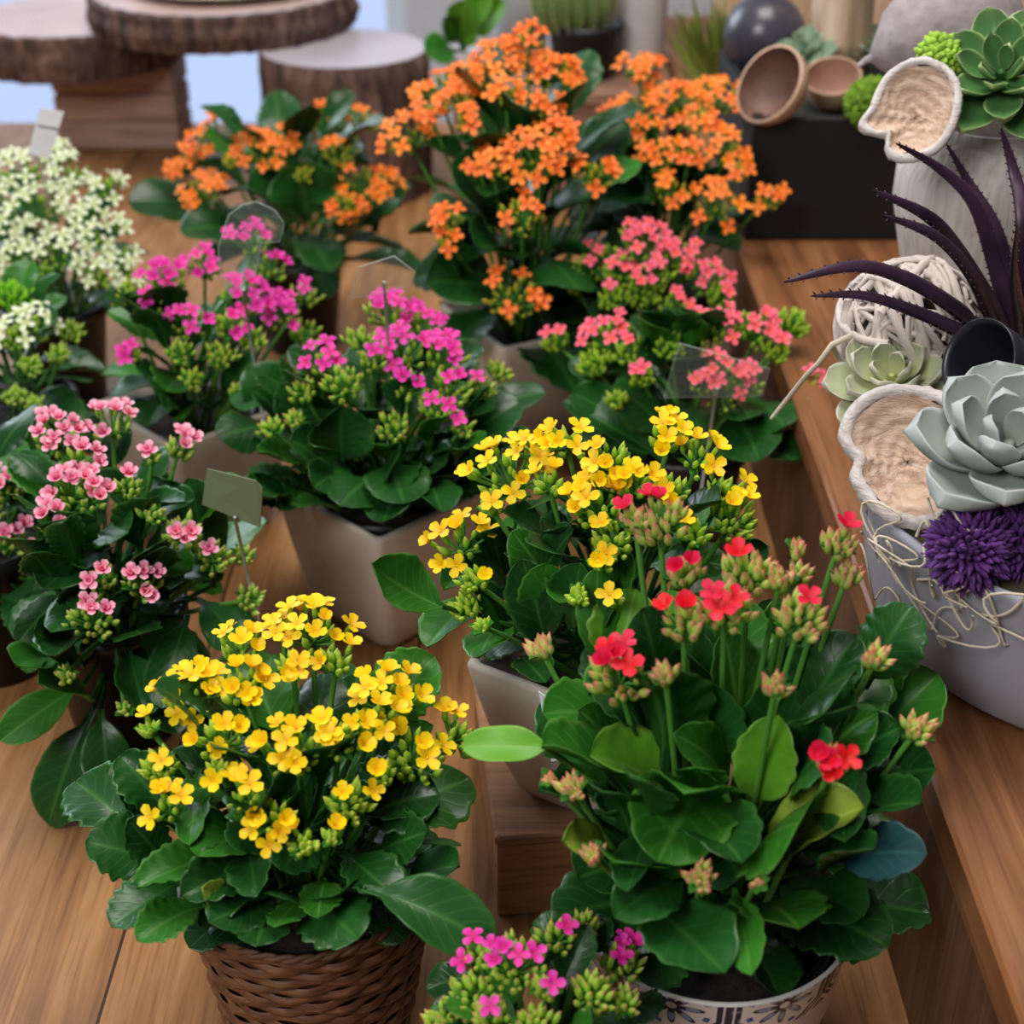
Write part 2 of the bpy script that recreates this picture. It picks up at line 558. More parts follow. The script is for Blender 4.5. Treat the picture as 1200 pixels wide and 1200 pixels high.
class Plant:
    def __init__(self, label, kind, pos, soil, fd, ld, base=0.0, potr=0.052, seed=1, group='potted flowering kalanchoes', pot=True):
        """pos (x, y); soil = soil height; fd = (radius, height) of the flower dome, ld = the leaf dome, both above the soil"""
        self.rnd = random.Random(seed)
        self.kind = kind
        self.c = V((pos[0], pos[1], soil))
        self.fd, self.ld = fd, ld
        self.root = empty('kalanchoe', (pos[0], pos[1], base), label, 'potted plant', group)
        self.nfl = 0
        self.fs = 1.0
        self.bs = 1.0
        self.rs = {'orange': .86, 'white': .84}.get(kind, 1.0)
        self.extra = []
        self.seed = seed
        if pot:
            h = soil + 0.012 - base
            mb = MB()
            r1, r0 = potr, potr * 0.74
            prof = [(0.001, 0.001), (r0, 0.001), (r0 + (r1 - r0) * .85, h - .014), (r1 + .003, h - .013), (r1 + .003, h), (r1 - .001, h), (r1 - .003, h - .013), (0.001, h - .0135)]
            mb.lathe(prof, 40, (pos[0], pos[1], base), 0)
            part(mb, 'nursery_pot', BLACKPOT, self.root)
            mb = MB()
            rows, uvs = [], []
            for i in range(9):
                r = (r1 - .002) * (1 - i / 8)
                rows.append([V((pos[0] + r * math.cos(k / 24 * 2 * PI), pos[1] + r * math.sin(k / 24 * 2 * PI), soil + .0005 + self.rnd.uniform(-.001, .002))) for k in range(24)])
            mb.grid(rows, 0, None, True, True)
            part(mb, 'soil', SOIL, self.root)

    def normal_for(self, p, d):
        out = V((p.x - self.c.x, p.y - self.c.y, 0))
        out = out.normalized() if out.length > 1e-5 else V((0, -1, 0))
        cam = (CAM - p).normalized()
        return V((0, 0, .75)) + out * .1 + cam * .55

    def leaf(self, bx, by, tx, ty, wpx, mat=0, sb=0.55, st=1.0, N=None, **kw):
        """a leaf read off the photo: its base lies on the inner leaf dome, its tip on the outer one"""
        R, H = self.ld
        B = on_dome(bx, by, self.c, R * sb, H * sb)
        T = on_dome(tx, ty, self.c, R * st, H * st)
        d = ((B + T) / 2 - CAM).dot(CF)
        self.put_leaf(B, T, wpx * d / F, N if N is not None else self.normal_for((B + T) / 2, T - B), mat, **kw)

    def put_leaf(self, B, T, w, N, mat=0, **kw):
        self.seed += 1
        L = (T - B).length
        kw.setdefault('arch', self.rnd.uniform(.05, .18))
        kw.setdefault('fold', self.rnd.choice((self.rnd.uniform(.15, .55), self.rnd.uniform(-.25, .1), self.rnd.uniform(.1, .4))))
        kw.setdefault('teeth', self.rnd.choice((5, 6, 7)))
        kw.setdefault('scal', .065)
        kw.setdefault('twist', self.rnd.uniform(-.5, .5))
        mb = MB()
        leaf_geo(mb, B, T, w, N, seed=self.seed, **kw)
        ax = V((self.c.x, self.c.y, self.c.z + .45 * max(0, B.z - self.c.z)))
        if (B - ax).length > .012:
            ax = ax.lerp(B, .12)
            k = ax.lerp(B, .5) + V((0, 0, -.12 * (B - ax).length))
            mb.tube([ax, (ax + k) / 2 + V((0, 0, -.001)), k, (k + B) / 2, B + (T - B) * .03], [.0022, .0021, .0020, .0019, .0016], 6, 0)
        part(mb, 'leaf', LEAF[mat], self.root, B)

    def fill(self, n, L=(.06, .10), wr=.62, h=(0.15, .75), mats=(0,), lean=(-.35, .75), r0=.25, az=None, front=1.0, keep=None):
        """the leaves of the mass behind and below"""
        rnd = self.rnd
        R, H = self.ld
        for i in range(n):
            t = (i + .5) / n
            z = self.c.z + H * (h[0] + (h[1] - h[0]) * t)
            for tr in range(14):
                a = i * 2.39996 + rnd.uniform(-.4, .4) + tr * .9 if az is None else rnd.uniform(*az)
                out = V((math.cos(a), math.sin(a), 0))
                el = lean[0] + (lean[1] - lean[0]) * t + rnd.uniform(-.2, .2)
                ln = rnd.uniform(*L) * (1 - .25 * t) * (1 - .02 * tr)
                if out.y < .2 and t < .5: ln *= front
                B = V((self.c.x, self.c.y, z)) + out * (R * r0 * rnd.uniform(.4, 1.0))
                T = B + (out * math.cos(el) + V((0, 0, math.sin(el)))) * ln
                x, y, _ = proj(T)
                if keep is None or keep[0] < x < keep[2] and keep[1] < y < keep[3]: break
            else:
                continue
            N = V((0, 0, 1)) + out * (-.5 * math.sin(el)) + V((rnd.uniform(-.3, .3), rnd.uniform(-.5, .1), 0))
            self.put_leaf(B, T, ln * wr * rnd.uniform(.8, 1.15), N, rnd.choice(mats), arch=rnd.uniform(.08, .22))

    def cluster(self, px, py, rpx, nf, nb, s=1.0, kind=None, flat=0.75, stem=True, face=0.35):
        rnd = self.rnd
        kind = kind or self.kind
        R_, H_ = self.fd
        c = on_dome(px, py, self.c, R_ * s, H_ * s)
        depth = (c - CAM).dot(CF)
        R = rpx * depth / F * self.rs
        out = V((c.x - self.c.x, c.y - self.c.y, 0)) / max(R_, .01)
        cam = (CAM - c).normalized()
        ax = (V((0, 0, 1)) + out * .55 + cam * face).normalized()
        hub = c - ax * (R * 0.85 + 0.004)
        X = ax.orthogonal().normalized(); Y = ax.cross(X)
        mb = MB()
        if stem:
            root = self.c + V((out.x, out.y, 0)) * (R_ * .22) + V((rnd.uniform(-.008, .008), rnd.uniform(-.008, .008), 0))
            mid = root.lerp(hub, .55) + V((0, 0, (hub - root).length * .10)) + V((out.x, out.y, 0)) * .008
            pts = []
            for i in range(9):
                t = i / 8
                pts.append(root * (1 - t) ** 2 + mid * (2 * t * (1 - t)) + hub * t * t)
            mb.tube(pts, [.0024 - .0008 * i / 8 for i in range(9)], 7, 0, False)
        nb = int(nb * {'salmon': 1.9, 'white': 2.2, 'orange': 1.7}.get(kind, 1.35))
        if kind == 'white': nf = int(nf * .8)
        if kind == 'salmon': nf = int(nf * .85 + .5)
        n = nf + nb
        pts = []
        for i in range(n):
            # golden-angle spread on a cap
            u = (i + .5) / n
            th = math.sqrt(u) * 1.25 + rnd.uniform(-.07, .07)
            ph = i * 2.39996 + rnd.uniform(-.25, .25)
            pts.append((th, ph, i))
        order = list(range(n))
        if kind in ('red', 'pink', 'magenta', 'salmon'):
            order.sort(key=lambda i: pts[i][0] + rnd.uniform(-.5, .5))
        else:
            rnd.shuffle(order)
        isf = set(order[:nf])
        flowers = []
        for i in range(n):
            th, ph, _ = pts[i]
            fl = i in isf
            d = (ax * math.cos(th) + (X * math.cos(ph) + Y * math.sin(ph)) * math.sin(th)).normalized()
            rr = R * rnd.uniform(.86, 1.06) if fl else R * rnd.uniform(.62, 1.0)
            p = hub + ax * (R * .85 * math.cos(th) * rr / R + .003) + (d - ax * d.dot(ax)) * rr
            k = hub + (p - hub) * .35 + ax * (-.12 * R)
            dd = ((p - k).normalized() + ax * .8).normalized()
            if fl:
                flowers.append((p, (dd + cam * (.12 if kind in ('yellow', 'red') else .3)).normalized()))
                e = p - dd * FLW
            else:
                ln = rnd.uniform(.0085, .0130) * self.bs * (1.15 if kind == 'red' else 1)
                e = p - dd * ln
                mb.ell(e, dd + V((rnd.uniform(-.25, .25), rnd.uniform(-.25, .25), 0)), ln * (.185 if kind == 'red' else .21), ln, 7, 5, 1)
            mb.tube([hub - ax * .002, k, e + dd * .001], [.0011, .0009, .0009], 4, 0, False)
        # small bracts under the head
        for q in range(3):
            a = rnd.uniform(0, 6.3)
            o = X * math.cos(a) + Y * math.sin(a)
            leaf_geo(mb, hub - ax * .004, hub + o * (R * .55 + .004) + ax * .004, .005, ax, nu=6, scal=0, pet=.05, seed=q, mat=2)
        cl = part(mb, 'flower_cluster', [STEM, BUD[kind], LEAF[1]], self.root, hub)
        for p, d in flowers:
            sc = rnd.uniform(.86, 1.10) * FSIZE[kind] * self.fs
            M = Matrix.Translation(p) @ (rot_to(d, rnd.uniform(0, 6.3)).to_4x4()) @ Matrix.Scale(sc, 4)
            me = get_flower(kind, rnd)
            if self.nfl < 98:
                fo = bpy.data.objects.new('flower', me)
                COL.objects.link(fo)
                fo.parent = cl
                fo.matrix_local = Matrix.Translation(-hub) @ M
                self.nfl += 1
            else:
                self.extra.append((me, M))
        return cl

    def clusters(self, rows, **kw):
        for r in rows:
            k = dict(kw)
            if len(r) > 5: k.update(r[5])
            self.cluster(*r[:5], **k)

    def done(self):
        if not self.extra: return
        mb = MB()
        for me, M in self.extra:
            uvl = me.uv_layers[0].data
            uv = [(0, 0)] * len(me.vertices)
            for lp in me.loops: uv[lp.vertex_index] = tuple(uvl[lp.index].uv)
            o = len(mb.v)
            mb.v += [tuple(M @ v.co) for v in me.vertices]
            mb.uv += uv
            for p in me.polygons:
                mb.f.append(tuple(i + o for i in p.vertices)); mb.m.append(p.material_index); mb.s.append(True)
        o = part(mb, 'blossom', [PETAL[self.kind], BUD[self.kind]], self.root)
        o['kind'] = 'stuff'
# ------------------------------------------------------------------ the kalanchoes, front to back
# yellow one in the wicker basket
P = Plant('yellow-flowered kalanchoe with dark scalloped leaves growing in the brown wicker basket', 'yellow', (-.128, .725), .104, (.150, .180), (.160, .150), .006, .066, 101)
P.fill(34, (.055, .085), .74, (.08, .85), (0, 0, 0, 1), (-.2, .9), .30, None, .8, keep=(88, 760, 575, 1112))
P.fill(20, (.045, .06), .74, (.2, .6), (0, 0, 0, 1), (.4, 1.1), .6, keep=(88, 760, 575, 1112))
P.fill(10, (.036, .044), .86, (.14, .22), (0, 0, 1), (-.1, .1), .40, (3.5, 5.7), keep=(88, 760, 575, 1112))
for r in [(170, 985, 88, 915, 95, 0), (190, 1010, 100, 985, 90, 0), (215, 1030, 130, 1085, 75, 0), (240, 1060, 160, 1102, 60, 1), (260, 1000, 160, 1040, 60, 1),
          (200, 960, 140, 885, 66, 0), (310, 1010, 212, 1050, 70, 0), (330, 1045, 245, 1080, 78, 0), (320, 1050, 300, 1108, 80, 0), (350, 1040, 420, 1100, 95, 0),
          (355, 1050, 322, 1085, 46, 1), (400, 1000, 470, 1060, 70, 0), (420, 960, 515, 930, 85, 0), (440, 1000, 500, 975, 70, 0), (330, 960, 270, 990, 60, 0),
          (370, 980, 330, 1020, 66, 0), (300, 940, 240, 900, 55, 0), (410, 940, 470, 900, 60, 0), (235, 900, 222, 990, 50, 1), (380, 1030, 372, 1075, 56, 1),
          (270, 1080, 238, 1040, 48, 3), (290, 990, 300, 1050, 60, 0), (345, 930, 380, 880, 50, 0), (260, 860, 300, 800, 50, 0), (200, 1020, 150, 960, 60, 0)]:
    P.leaf(*r, sb=.72, scal=.085)
P.put_leaf(at_y(425, 1040, .62), at_y(578, 1108, .60), .040, V((.1, -.2, 1)), 0, arch=.16, fold=.3, scal=.02)
P.put_leaf(at_y(470, 985, .68), at_y(540, 989, .65), .010, V((0, 0, 1)), 0, arch=.03, scal=0)
P.clusters([(365, 712, 50, 15, 8), (275, 740, 34, 6, 8), (342, 765, 24, 3, 9), (215, 795, 46, 13, 8), (280, 790, 34, 7, 10), (462, 800, 48, 13, 14),
            (400, 850, 40, 5, 14), (440, 835, 34, 4, 12), (168, 842, 17, 1, 7), (255, 850, 40, 4, 12), (178, 885, 32, 1, 17), (250, 893, 20, 1, 9), (345, 865, 46, 9, 14),
            (190, 938, 26, 4, 5), (285, 925, 34, 4, 6), (318, 950, 34, 4, 8), (357, 982, 24, 1, 11), (412, 930, 36, 2, 16), (388, 975, 14, 1, 6), (492, 872, 46, 3, 20),
            (542, 845, 38, 2, 12), (450, 900, 24, 1, 10), (410, 1066, 15, 0, 9, {'s': .8}), (395, 760, 26, 2, 8), (330, 725, 24, 3, 5)])
P.done()

# red one in the tiled pot
P = Plant('tall red-flowered kalanchoe with big bright leaves growing in the blue and white pot', 'red', (.121, .684), .112, (.150, .260), (.185, .200), .006, .070, 202)
P.fill(36, (.065, .10), .74, (.14, .78), (0, 0, 1), (-.05, 1.25), .32, None, .85, keep=(628, 660, 1100, 1140))
P.fill(22, (.06, .08), .74, (.38, .78), (0, 0, 1), (.6, 1.25), .5, keep=(628, 660, 1100, 1140))
P.fill(9, (.046, .058), .84, (.12, .24), (0, 0, 1), (.0, .3), .2, (3.9, 5.9))
for r in [(800, 930, 692, 885, 105, 2, {'fold': .5}), (835, 900, 770, 1010, 130, 1, {}), (760, 850, 636, 835, 96, 1, {'fold': .1}), (790, 830, 690, 812, 90, 1, {}), (930, 880, 1020, 765, 120, 1, {}),
          (1010, 890, 1100, 790, 100, 1, {}), (890, 1005, 1012, 945, 92, 3, {'fold': .6, 'arch': .1}), (885, 945, 912, 838, 78, 2, {'fold': .4}), (720, 800, 745, 690, 88, 2, {}), (700, 790, 700, 665, 52, 1, {}),
          (860, 1040, 880, 1142, 52, 1, {}), (980, 1010, 1086, 1000, 72, 4, {'fold': .1}), (700, 960, 632, 925, 66, 0, {}), (760, 1060, 850, 1140, 110, 0, {}), (800, 1030, 720, 1075, 80, 0, {}),
          (940, 960, 1010, 900, 84, 0, {}), (1000, 930, 1096, 900, 90, 0, {}), (830, 840, 800, 760, 66, 0, {}), (870, 870, 850, 740, 84, 1, {}), (800, 850, 812, 735, 80, 0, {}), (930, 850, 962, 742, 80, 0, {}), (900, 900, 905, 790, 80, 0, {}), (830, 900, 832, 800, 90, 0, {}),
          (900, 800, 920, 700, 58, 1, {}), (850, 920, 790, 860, 66, 1, {}), (720, 1000, 660, 985, 60, 3, {}), (760, 980, 735, 1045, 60, 0, {}), (950, 860, 990, 985, 80, 0, {}),
          (815, 960, 870, 1010, 100, 0, {}), (1020, 830, 1060, 760, 60, 1, {}), (840, 760, 770, 700, 60, 1, {}), (1000, 960, 1080, 940, 80, 0, {})]:
    kw = dict(sb=.68, scal=.045, teeth=5); kw.update(r[6])
    P.leaf(*r[:6], **kw)
P.put_leaf(at_y(642, 875, .66), at_y(541, 874, .66), .024, V((0, -.5, 1)), 2, arch=.04, fold=.2, scal=0, pet=.02)
P.clusters([(768, 582, 48, 2, 22), (800, 650, 32, 2, 14), (880, 645, 44, 1, 22), (940, 655, 20, 0, 10), (990, 615, 30, 1, 16), (938, 628, 14, 0, 9), (850, 690, 46, 3, 22),
            (800, 712, 34, 2, 12), (918, 660, 26, 0, 13), (945, 702, 46, 1, 24), (718, 772, 50, 5, 18), (626, 742, 25, 0, 13), (912, 792, 22, 0, 13), (980, 890, 27, 4, 14, {'face': 1.2}),
            (1088, 838, 28, 0, 16), (1035, 755, 24, 0, 14), (778, 778, 22, 0, 12), (664, 912, 24, 0, 13), (690, 995, 19, 0, 14), (820, 1020, 26, 0, 17), (888, 1030, 10, 0, 5), (1000, 655, 24, 0, 12), (740, 590, 24, 1, 12), (640, 905, 10, 0, 6)])
P.done()

# magenta one cut by the lower edge
P = Plant('magenta-budded kalanchoe low in front between the basket and the patterned pot', 'magenta', (.015, .565), .100, (.085, .115), (.085, .09), .0, .05, 303)
P.fs = .76; P.bs = .85
P.fill(20, (.04, .06), .62, (.1, .9), (0, 0, 1), (-.3, .8), .3)
P.clusters([(600, 1108, 52, 5, 30), (655, 1078, 34, 1, 18), (738, 1105, 38, 4, 20), (640, 1145, 24, 1, 14), (545, 1150, 46, 0, 30), (570, 1182, 34, 1, 18), (700, 1150, 36, 0, 22), (625, 1190, 40, 0, 24), (690, 1065, 24, 0, 12), (510, 1185, 30, 0, 18), (740, 1160, 26, 0, 14), (555, 1105, 26, 2, 10)], flat=.8)
for r in [(690, 1120, 715, 1075, 50, 0), (560, 1140, 500, 1160, 50, 0), (720, 1170, 770, 1190, 60, 0), (660, 1160, 668, 1100, 50, 0)]:
    P.leaf(*r, sb=.6)
P.done()

# yellow one on the wooden box
P = Plant('yellow-flowered kalanchoe in the square cream pot standing on the wooden box', 'yellow', (.068, .868), .180, (.135, .190), (.135, .150), .083, .054, 404)
P.fill(30, (.05, .085), .66, (.05, .85), (0, 0, 1), (-.35, .9), .3, keep=(450, 560, 900, 800))
for r in [(640, 760, 612, 655, 70, 0), (600, 745, 556, 690, 60, 0), (650, 700, 600, 622, 60, 1), (690, 750, 722, 690, 60, 0), (590, 690, 575, 620, 50, 0), (560, 700, 500, 758, 60, 1), (590, 720, 560, 770, 60, 1), (640, 740, 640, 660, 66, 1), (670, 740, 680, 660, 70, 0), (600, 690, 535, 650, 56, 1), (600, 620, 652, 582, 34, 1), (620, 700, 672, 620, 66, 0),
          (700, 720, 740, 650, 60, 1), (570, 660, 520, 690, 44, 1), (590, 650, 560, 600, 40, 1), (860, 700, 900, 640, 60, 0), (720, 640, 690, 580, 50, 0), (800, 660, 780, 580, 50, 0), (610, 770, 640, 800, 50, 0)]:
    P.leaf(*r, sb=.62, scal=.04)
P.put_leaf(at_y(520, 712, .80), at_y(437, 660, .79), .036, V((.35, -.55, .6)), 1, arch=-.22, fold=.5, scal=.02, pet=.05)
P.clusters([(585, 530, 60, 14, 14), (662, 500, 32, 6, 8), (722, 525, 40, 7, 12), (570, 582, 18, 1, 9), (528, 620, 40, 8, 10), (700, 580, 40, 7, 14), (745, 555, 30, 4, 8), (790, 492, 36, 7, 6), (825, 520, 34, 5, 6),
            (855, 560, 34, 2, 14), (870, 590, 42, 3, 22), (820, 612, 26, 1, 12), (720, 622, 36, 2, 18), (548, 668, 26, 1, 13), (540, 700, 25, 0, 15), (705, 645, 22, 1, 13), (676, 690, 18, 0, 12), (722, 694, 13, 1, 3), (560, 725, 15, 0, 6), (640, 555, 26, 2, 8), (790, 560, 30, 2, 14), (625, 510, 26, 4, 5)])
P.done()

# pale pink, left
P = Plant('pale pink kalanchoe with drooping outer leaves at the left behind the wicker basket', 'pink', (-.322, 1.03), .110, (.150, .170), (.150, .14), .0, .058, 505)
P.fill(30, (.06, .095), .56, (.0, .8), (0, 0, 1), (-.5, .8), .3, keep=(10, 520, 320, 960))
P.fill(22, (.07, .095), .6, (.15, .7), (0, 0, 0, 1), (.4, 1.2), .6, keep=(10, 520, 320, 960))
for r in [(110, 830, 56, 966, 82, 0), (118, 830, 128, 925, 60, 0), (100, 800, 0, 868, 52, 1), (100, 780, 40, 740, 70, 0), (60, 770, 20, 780, 60, 1), (150, 700, 60, 740, 80, 0), (150, 760, 170, 840, 60, 0), (220, 720, 190, 830, 62, 0),
          (230, 700, 290, 760, 60, 0), (170, 620, 110, 560, 60, 0), (130, 640, 50, 690, 80, 0), (215, 620, 190, 560, 60, 0), (250, 690, 220, 560, 60, 0), (120, 560, 150, 500, 40, 0), (110, 820, 45, 800, 60, 1), (160, 780, 210, 860, 66, 0)]:
    P.leaf(*r, sb=.6, scal=.015, blunt=.5)
P.clusters([(62, 490, 40, 12, 8), (130, 478, 34, 8, 8), (80, 560, 40, 9, 12), (60, 600, 26, 4, 5), (105, 570, 30, 4, 8), (150, 560, 24, 1, 12), (212, 510, 24, 4, 9), (180, 525, 14, 1, 5), (178, 590, 22, 0, 12), (215, 610, 36, 3, 18), (255, 640, 32, 1, 16), (290, 640, 20, 0, 11),
            (115, 668, 28, 2, 12), (105, 715, 42, 3, 26), (165, 672, 32, 5, 14), (75, 785, 16, 0, 10), (145, 825, 14, 0, 8), (300, 690, 26, 0, 14), (90, 525, 28, 4, 6)])
P.done()

P = Plant('pale pink kalanchoe at the left edge, mostly cut off', 'pink', (-.455, 1.12), .120, (.10, .11), (.11, .09), .0, .058, 515)
P.fill(18, (.06, .09), .6, (.0, .8), (0, 0, 1), (-.4, .8), .3)
P.clusters([(8, 555, 30, 3, 16), (14, 622, 30, 4, 12), (38, 545, 30, 0, 20), (-20, 590, 30, 3, 12)])
for r in [(30, 680, 85, 640, 66, 1), (0, 700, 60, 720, 80, 0), (20, 690, 75, 690, 60, 0)]: P.leaf(*r, sb=.6)
P.done()

# magenta in the square planter
P = Plant('magenta-flowered kalanchoe in the square cream planter at the centre left', 'magenta', (-.112, 1.205), .112, (.150, .175), (.170, .15), .006, .058, 606)
P.fill(34, (.06, .09), .70, (.16, .74), (0, 0, 0, 1), (-.05, .9), .3, None, .7, keep=(255, 380, 640, 600))
P.fill(14, (.045, .065), .70, (.4, .72), (0, 0, 1), (.6, 1.2), .6, keep=(255, 380, 640, 600))
P.fill(18, (.05, .07), .74, (.06, .4), (0, 0, 1), (.1, .6), .45, keep=(255, 380, 640, 600))
P.fill(16, (.05, .07), .76, (.12, .55), (0, 0, 0, 1), (.05, .8), .62, (3.3, 6.1), keep=(255, 380, 640, 600))
for r in [(440, 560, 398, 592, 70, 0), (470, 570, 448, 612, 66, 0), (500, 560, 518, 600, 60, 0), (410, 550, 368, 572, 60, 0), (455, 540, 474, 590, 80, 0), (400, 540, 400, 475, 80, 0), (330, 500, 255, 510, 60, 0), (540, 520, 610, 470, 70, 0), (380, 545, 340, 515, 60, 0), (450, 560, 470, 530, 60, 0), (520, 540, 590, 520, 56, 0), (330, 480, 290, 430, 66, 0), (320, 460, 270, 470, 50, 0),
          (560, 480, 640, 460, 50, 0), (360, 510, 330, 450, 50, 0)]:
    P.leaf(*r, sb=.65, scal=.03)
P.fs = .95
P.clusters([(455, 345, 40, 11, 12), (375, 408, 30, 6, 10), (470, 395, 42, 7, 16), (525, 400, 36, 8, 12), (500, 365, 30, 4, 10), (535, 440, 38, 2, 20), (400, 435, 34, 0, 22), (460, 488, 32, 0, 18), (515, 465, 30, 2, 16), (420, 380, 30, 0, 16), (570, 440, 26, 1, 14),
            (350, 445, 24, 0, 14), (310, 490, 22, 0, 10), (480, 440, 30, 2, 14), (545, 490, 22, 1, 12), (435, 410, 24, 1, 12), (340, 480, 18, 0, 10), (590, 420, 22, 0, 12)])
P.done()

# magenta at the back left
P = Plant('magenta-flowered kalanchoe behind the clear tag, left of the centre planter', 'magenta', (-.315, 1.37), .112, (.150, .170), (.160, .14), .006, .058, 707)
P.fill(26, (.06, .09), .66, (.22, .9), (0, 0, 1), (-.05, 1.0), .3, keep=(120, 330, 410, 520))
P.fs = .92
P.clusters([(190, 310, 36, 10, 10), (240, 295, 30, 7, 8), (300, 265, 34, 7, 8), (290, 330, 42, 14, 6), (330, 350, 34, 9, 10), (220, 362, 32, 5, 16), (150, 405, 18, 3, 6), (180, 340, 30, 2, 14), (365, 330, 26, 2, 12), (365, 375, 30, 0, 18), (270, 370, 28, 2, 14), (320, 300, 26, 4, 8),
            (260, 405, 26, 0, 16), (210, 400, 26, 0, 14), (140, 330, 26, 0, 16), (300, 385, 24, 1, 14), (225, 435, 22, 0, 12), (280, 450, 18, 0, 10)])
for r in [(220, 470, 170, 440, 70, 0), (260, 470, 300, 420, 60, 0), (200, 470, 160, 430, 60, 0)]: P.leaf(*r, sb=.6)
P.done()

# white pair
P = Plant('large white-flowered kalanchoe with a white price card at the upper left', 'white', (-.53, 1.66), .112, (.175, .20), (.165, .14), .0, .06, 808)
P.fill(24, (.06, .10), .62, (.0, .8), (0, 0, 1), (-.4, .9), .3)
P.clusters([(20, 185, 44, 14, 6), (80, 190, 40, 12, 6), (125, 205, 32, 9, 5), (45, 230, 46, 14, 4), (105, 240, 36, 10, 5), (10, 255, 36, 10, 4), (70, 285, 40, 10, 6), (140, 295, 36, 9, 8), (110, 270, 28, 5, 6), (20, 290, 34, 8, 6), (60, 165, 30, 6, 8), (145, 255, 20, 3, 8), (150, 325, 26, 4, 8), (115, 315, 26, 4, 10), (45, 310, 24, 3, 6), (-15, 210, 40, 8, 4)], kind='white')
P.done()
P = Plant('white-flowered kalanchoe with lime buds at the left edge, in front of the larger white one', 'white', (-.50, 1.40), .112, (.13, .14), (.13, .12), .0, .058, 818)
P.fill(22, (.06, .09), .62, (.0, .8), (0, 0, 1), (-.4, .9), .3)
P.clusters([(40, 368, 36, 11, 10), (15, 385, 30, 6, 10), (85, 375, 26, 0, 18), (12, 330, 36, 0, 26, {'kind': 'lime'}), (35, 420, 24, 1, 14), (70, 405, 22, 1, 12), (15, 455, 22, 0, 12), (40, 465, 20, 0, 10)])
P.done()

# orange trio
P = Plant('orange-flowered kalanchoe with green-edged heads at the back left', 'orange', (-.270, 1.82), .112, (.165, .19), (.190, .17), .0, .06, 909)
P.fill(32, (.07, .12), .66, (.0, .9), (0, 0, 0, 1), (-.4, .9), .3)
for r in [(260, 240, 150, 235, 70, 0), (330, 260, 290, 220, 90, 0), (400, 260, 480, 215, 80, 0), (440, 270, 470, 240, 80, 0), (360, 260, 350, 190, 90, 0), (300, 270, 210, 270, 70, 0), (410, 280, 430, 250, 60, 0)]: P.leaf(*r, sb=.6, scal=.02)
P.clusters([(245, 140, 46, 15, 6), (212, 175, 34, 12, 4), (232, 210, 36, 12, 4), (300, 162, 40, 12, 8), (335, 152, 32, 9, 8), (385, 122, 38, 6, 14), (400, 165, 34, 3, 16), (430, 200, 48, 14, 10), (405, 230, 28, 4, 10), (270, 175, 24, 0, 12), (355, 195, 20, 0, 10), (430, 130, 24, 3, 10), (460, 205, 24, 5, 5)])
P.done()
P = Plant('big orange-flowered kalanchoe in the beige pot at the back centre', 'orange', (.018, 1.585), .118, (.205, .300), (.195, .24), .006, .062, 1001)
P.fill(40, (.08, .13), .68, (.0, .95), (0, 0, 0, 1), (-.4, .9), .3)
for r in [(600, 260, 530, 190, 110, 0), (590, 340, 500, 330, 90, 0), (620, 260, 700, 230, 66, 0), (640, 300, 680, 340, 80, 0), (600, 300, 560, 290, 80, 0), (640, 220, 610, 130, 60, 0), (560, 330, 520, 270, 70, 0), (690, 270, 720, 200, 80, 0), (580, 250, 510, 240, 60, 0)]: P.leaf(*r, sb=.6, scal=.01)
P.clusters([(585, 50, 44, 14, 4), (640, 62, 46, 15, 6), (508, 85, 40, 11, 6), (550, 75, 36, 9, 4), (470, 140, 46, 14, 6), (535, 105, 28, 6, 6), (592, 98, 26, 6, 6), (630, 165, 54, 18, 6), (575, 180, 36, 8, 5), (700, 190, 34, 6, 10), (612, 240, 40, 4, 10), (525, 250, 26, 5, 6), (600, 335, 48, 7, 18, {'s': .95}),
            (545, 130, 24, 4, 5), (640, 110, 30, 5, 8), (660, 150, 34, 8, 5), (500, 120, 24, 5, 5), (620, 30, 26, 6, 4), (520, 275, 18, 3, 4), (665, 70, 26, 6, 4)])
P.done()
P = Plant('orange-flowered kalanchoe at the back right beside the black crate', 'orange', (.178, 1.70), .118, (.215, .245), (.17, .17), .0, .06, 1102)
P.fill(30, (.07, .10), .68, (.3, .95), (0, 0, 0, 1), (.0, 1.1), .3, (1.9, 6.0), keep=(680, 100, 905, 300))
for r in [(760, 240, 720, 160, 90, 0), (800, 250, 790, 190, 80, 0), (860, 260, 905, 245, 50, 0), (740, 260, 690, 230, 70, 0)]: P.leaf(*r, sb=.6, scal=.01)
P.clusters([(748, 62, 34, 9, 5), (738, 118, 46, 15, 6), (800, 100, 42, 13, 6), (850, 95, 42, 13, 6), (885, 112, 30, 9, 4), (775, 170, 38, 9, 5), (855, 160, 36, 9, 5), (790, 212, 34, 6, 8), (845, 225, 44, 9, 8), (905, 220, 30, 4, 9), (820, 130, 30, 7, 5), (870, 190, 24, 3, 6), (720, 150, 26, 5, 5), (765, 90, 26, 6, 4), (810, 170, 24, 4, 4)])
P.done()

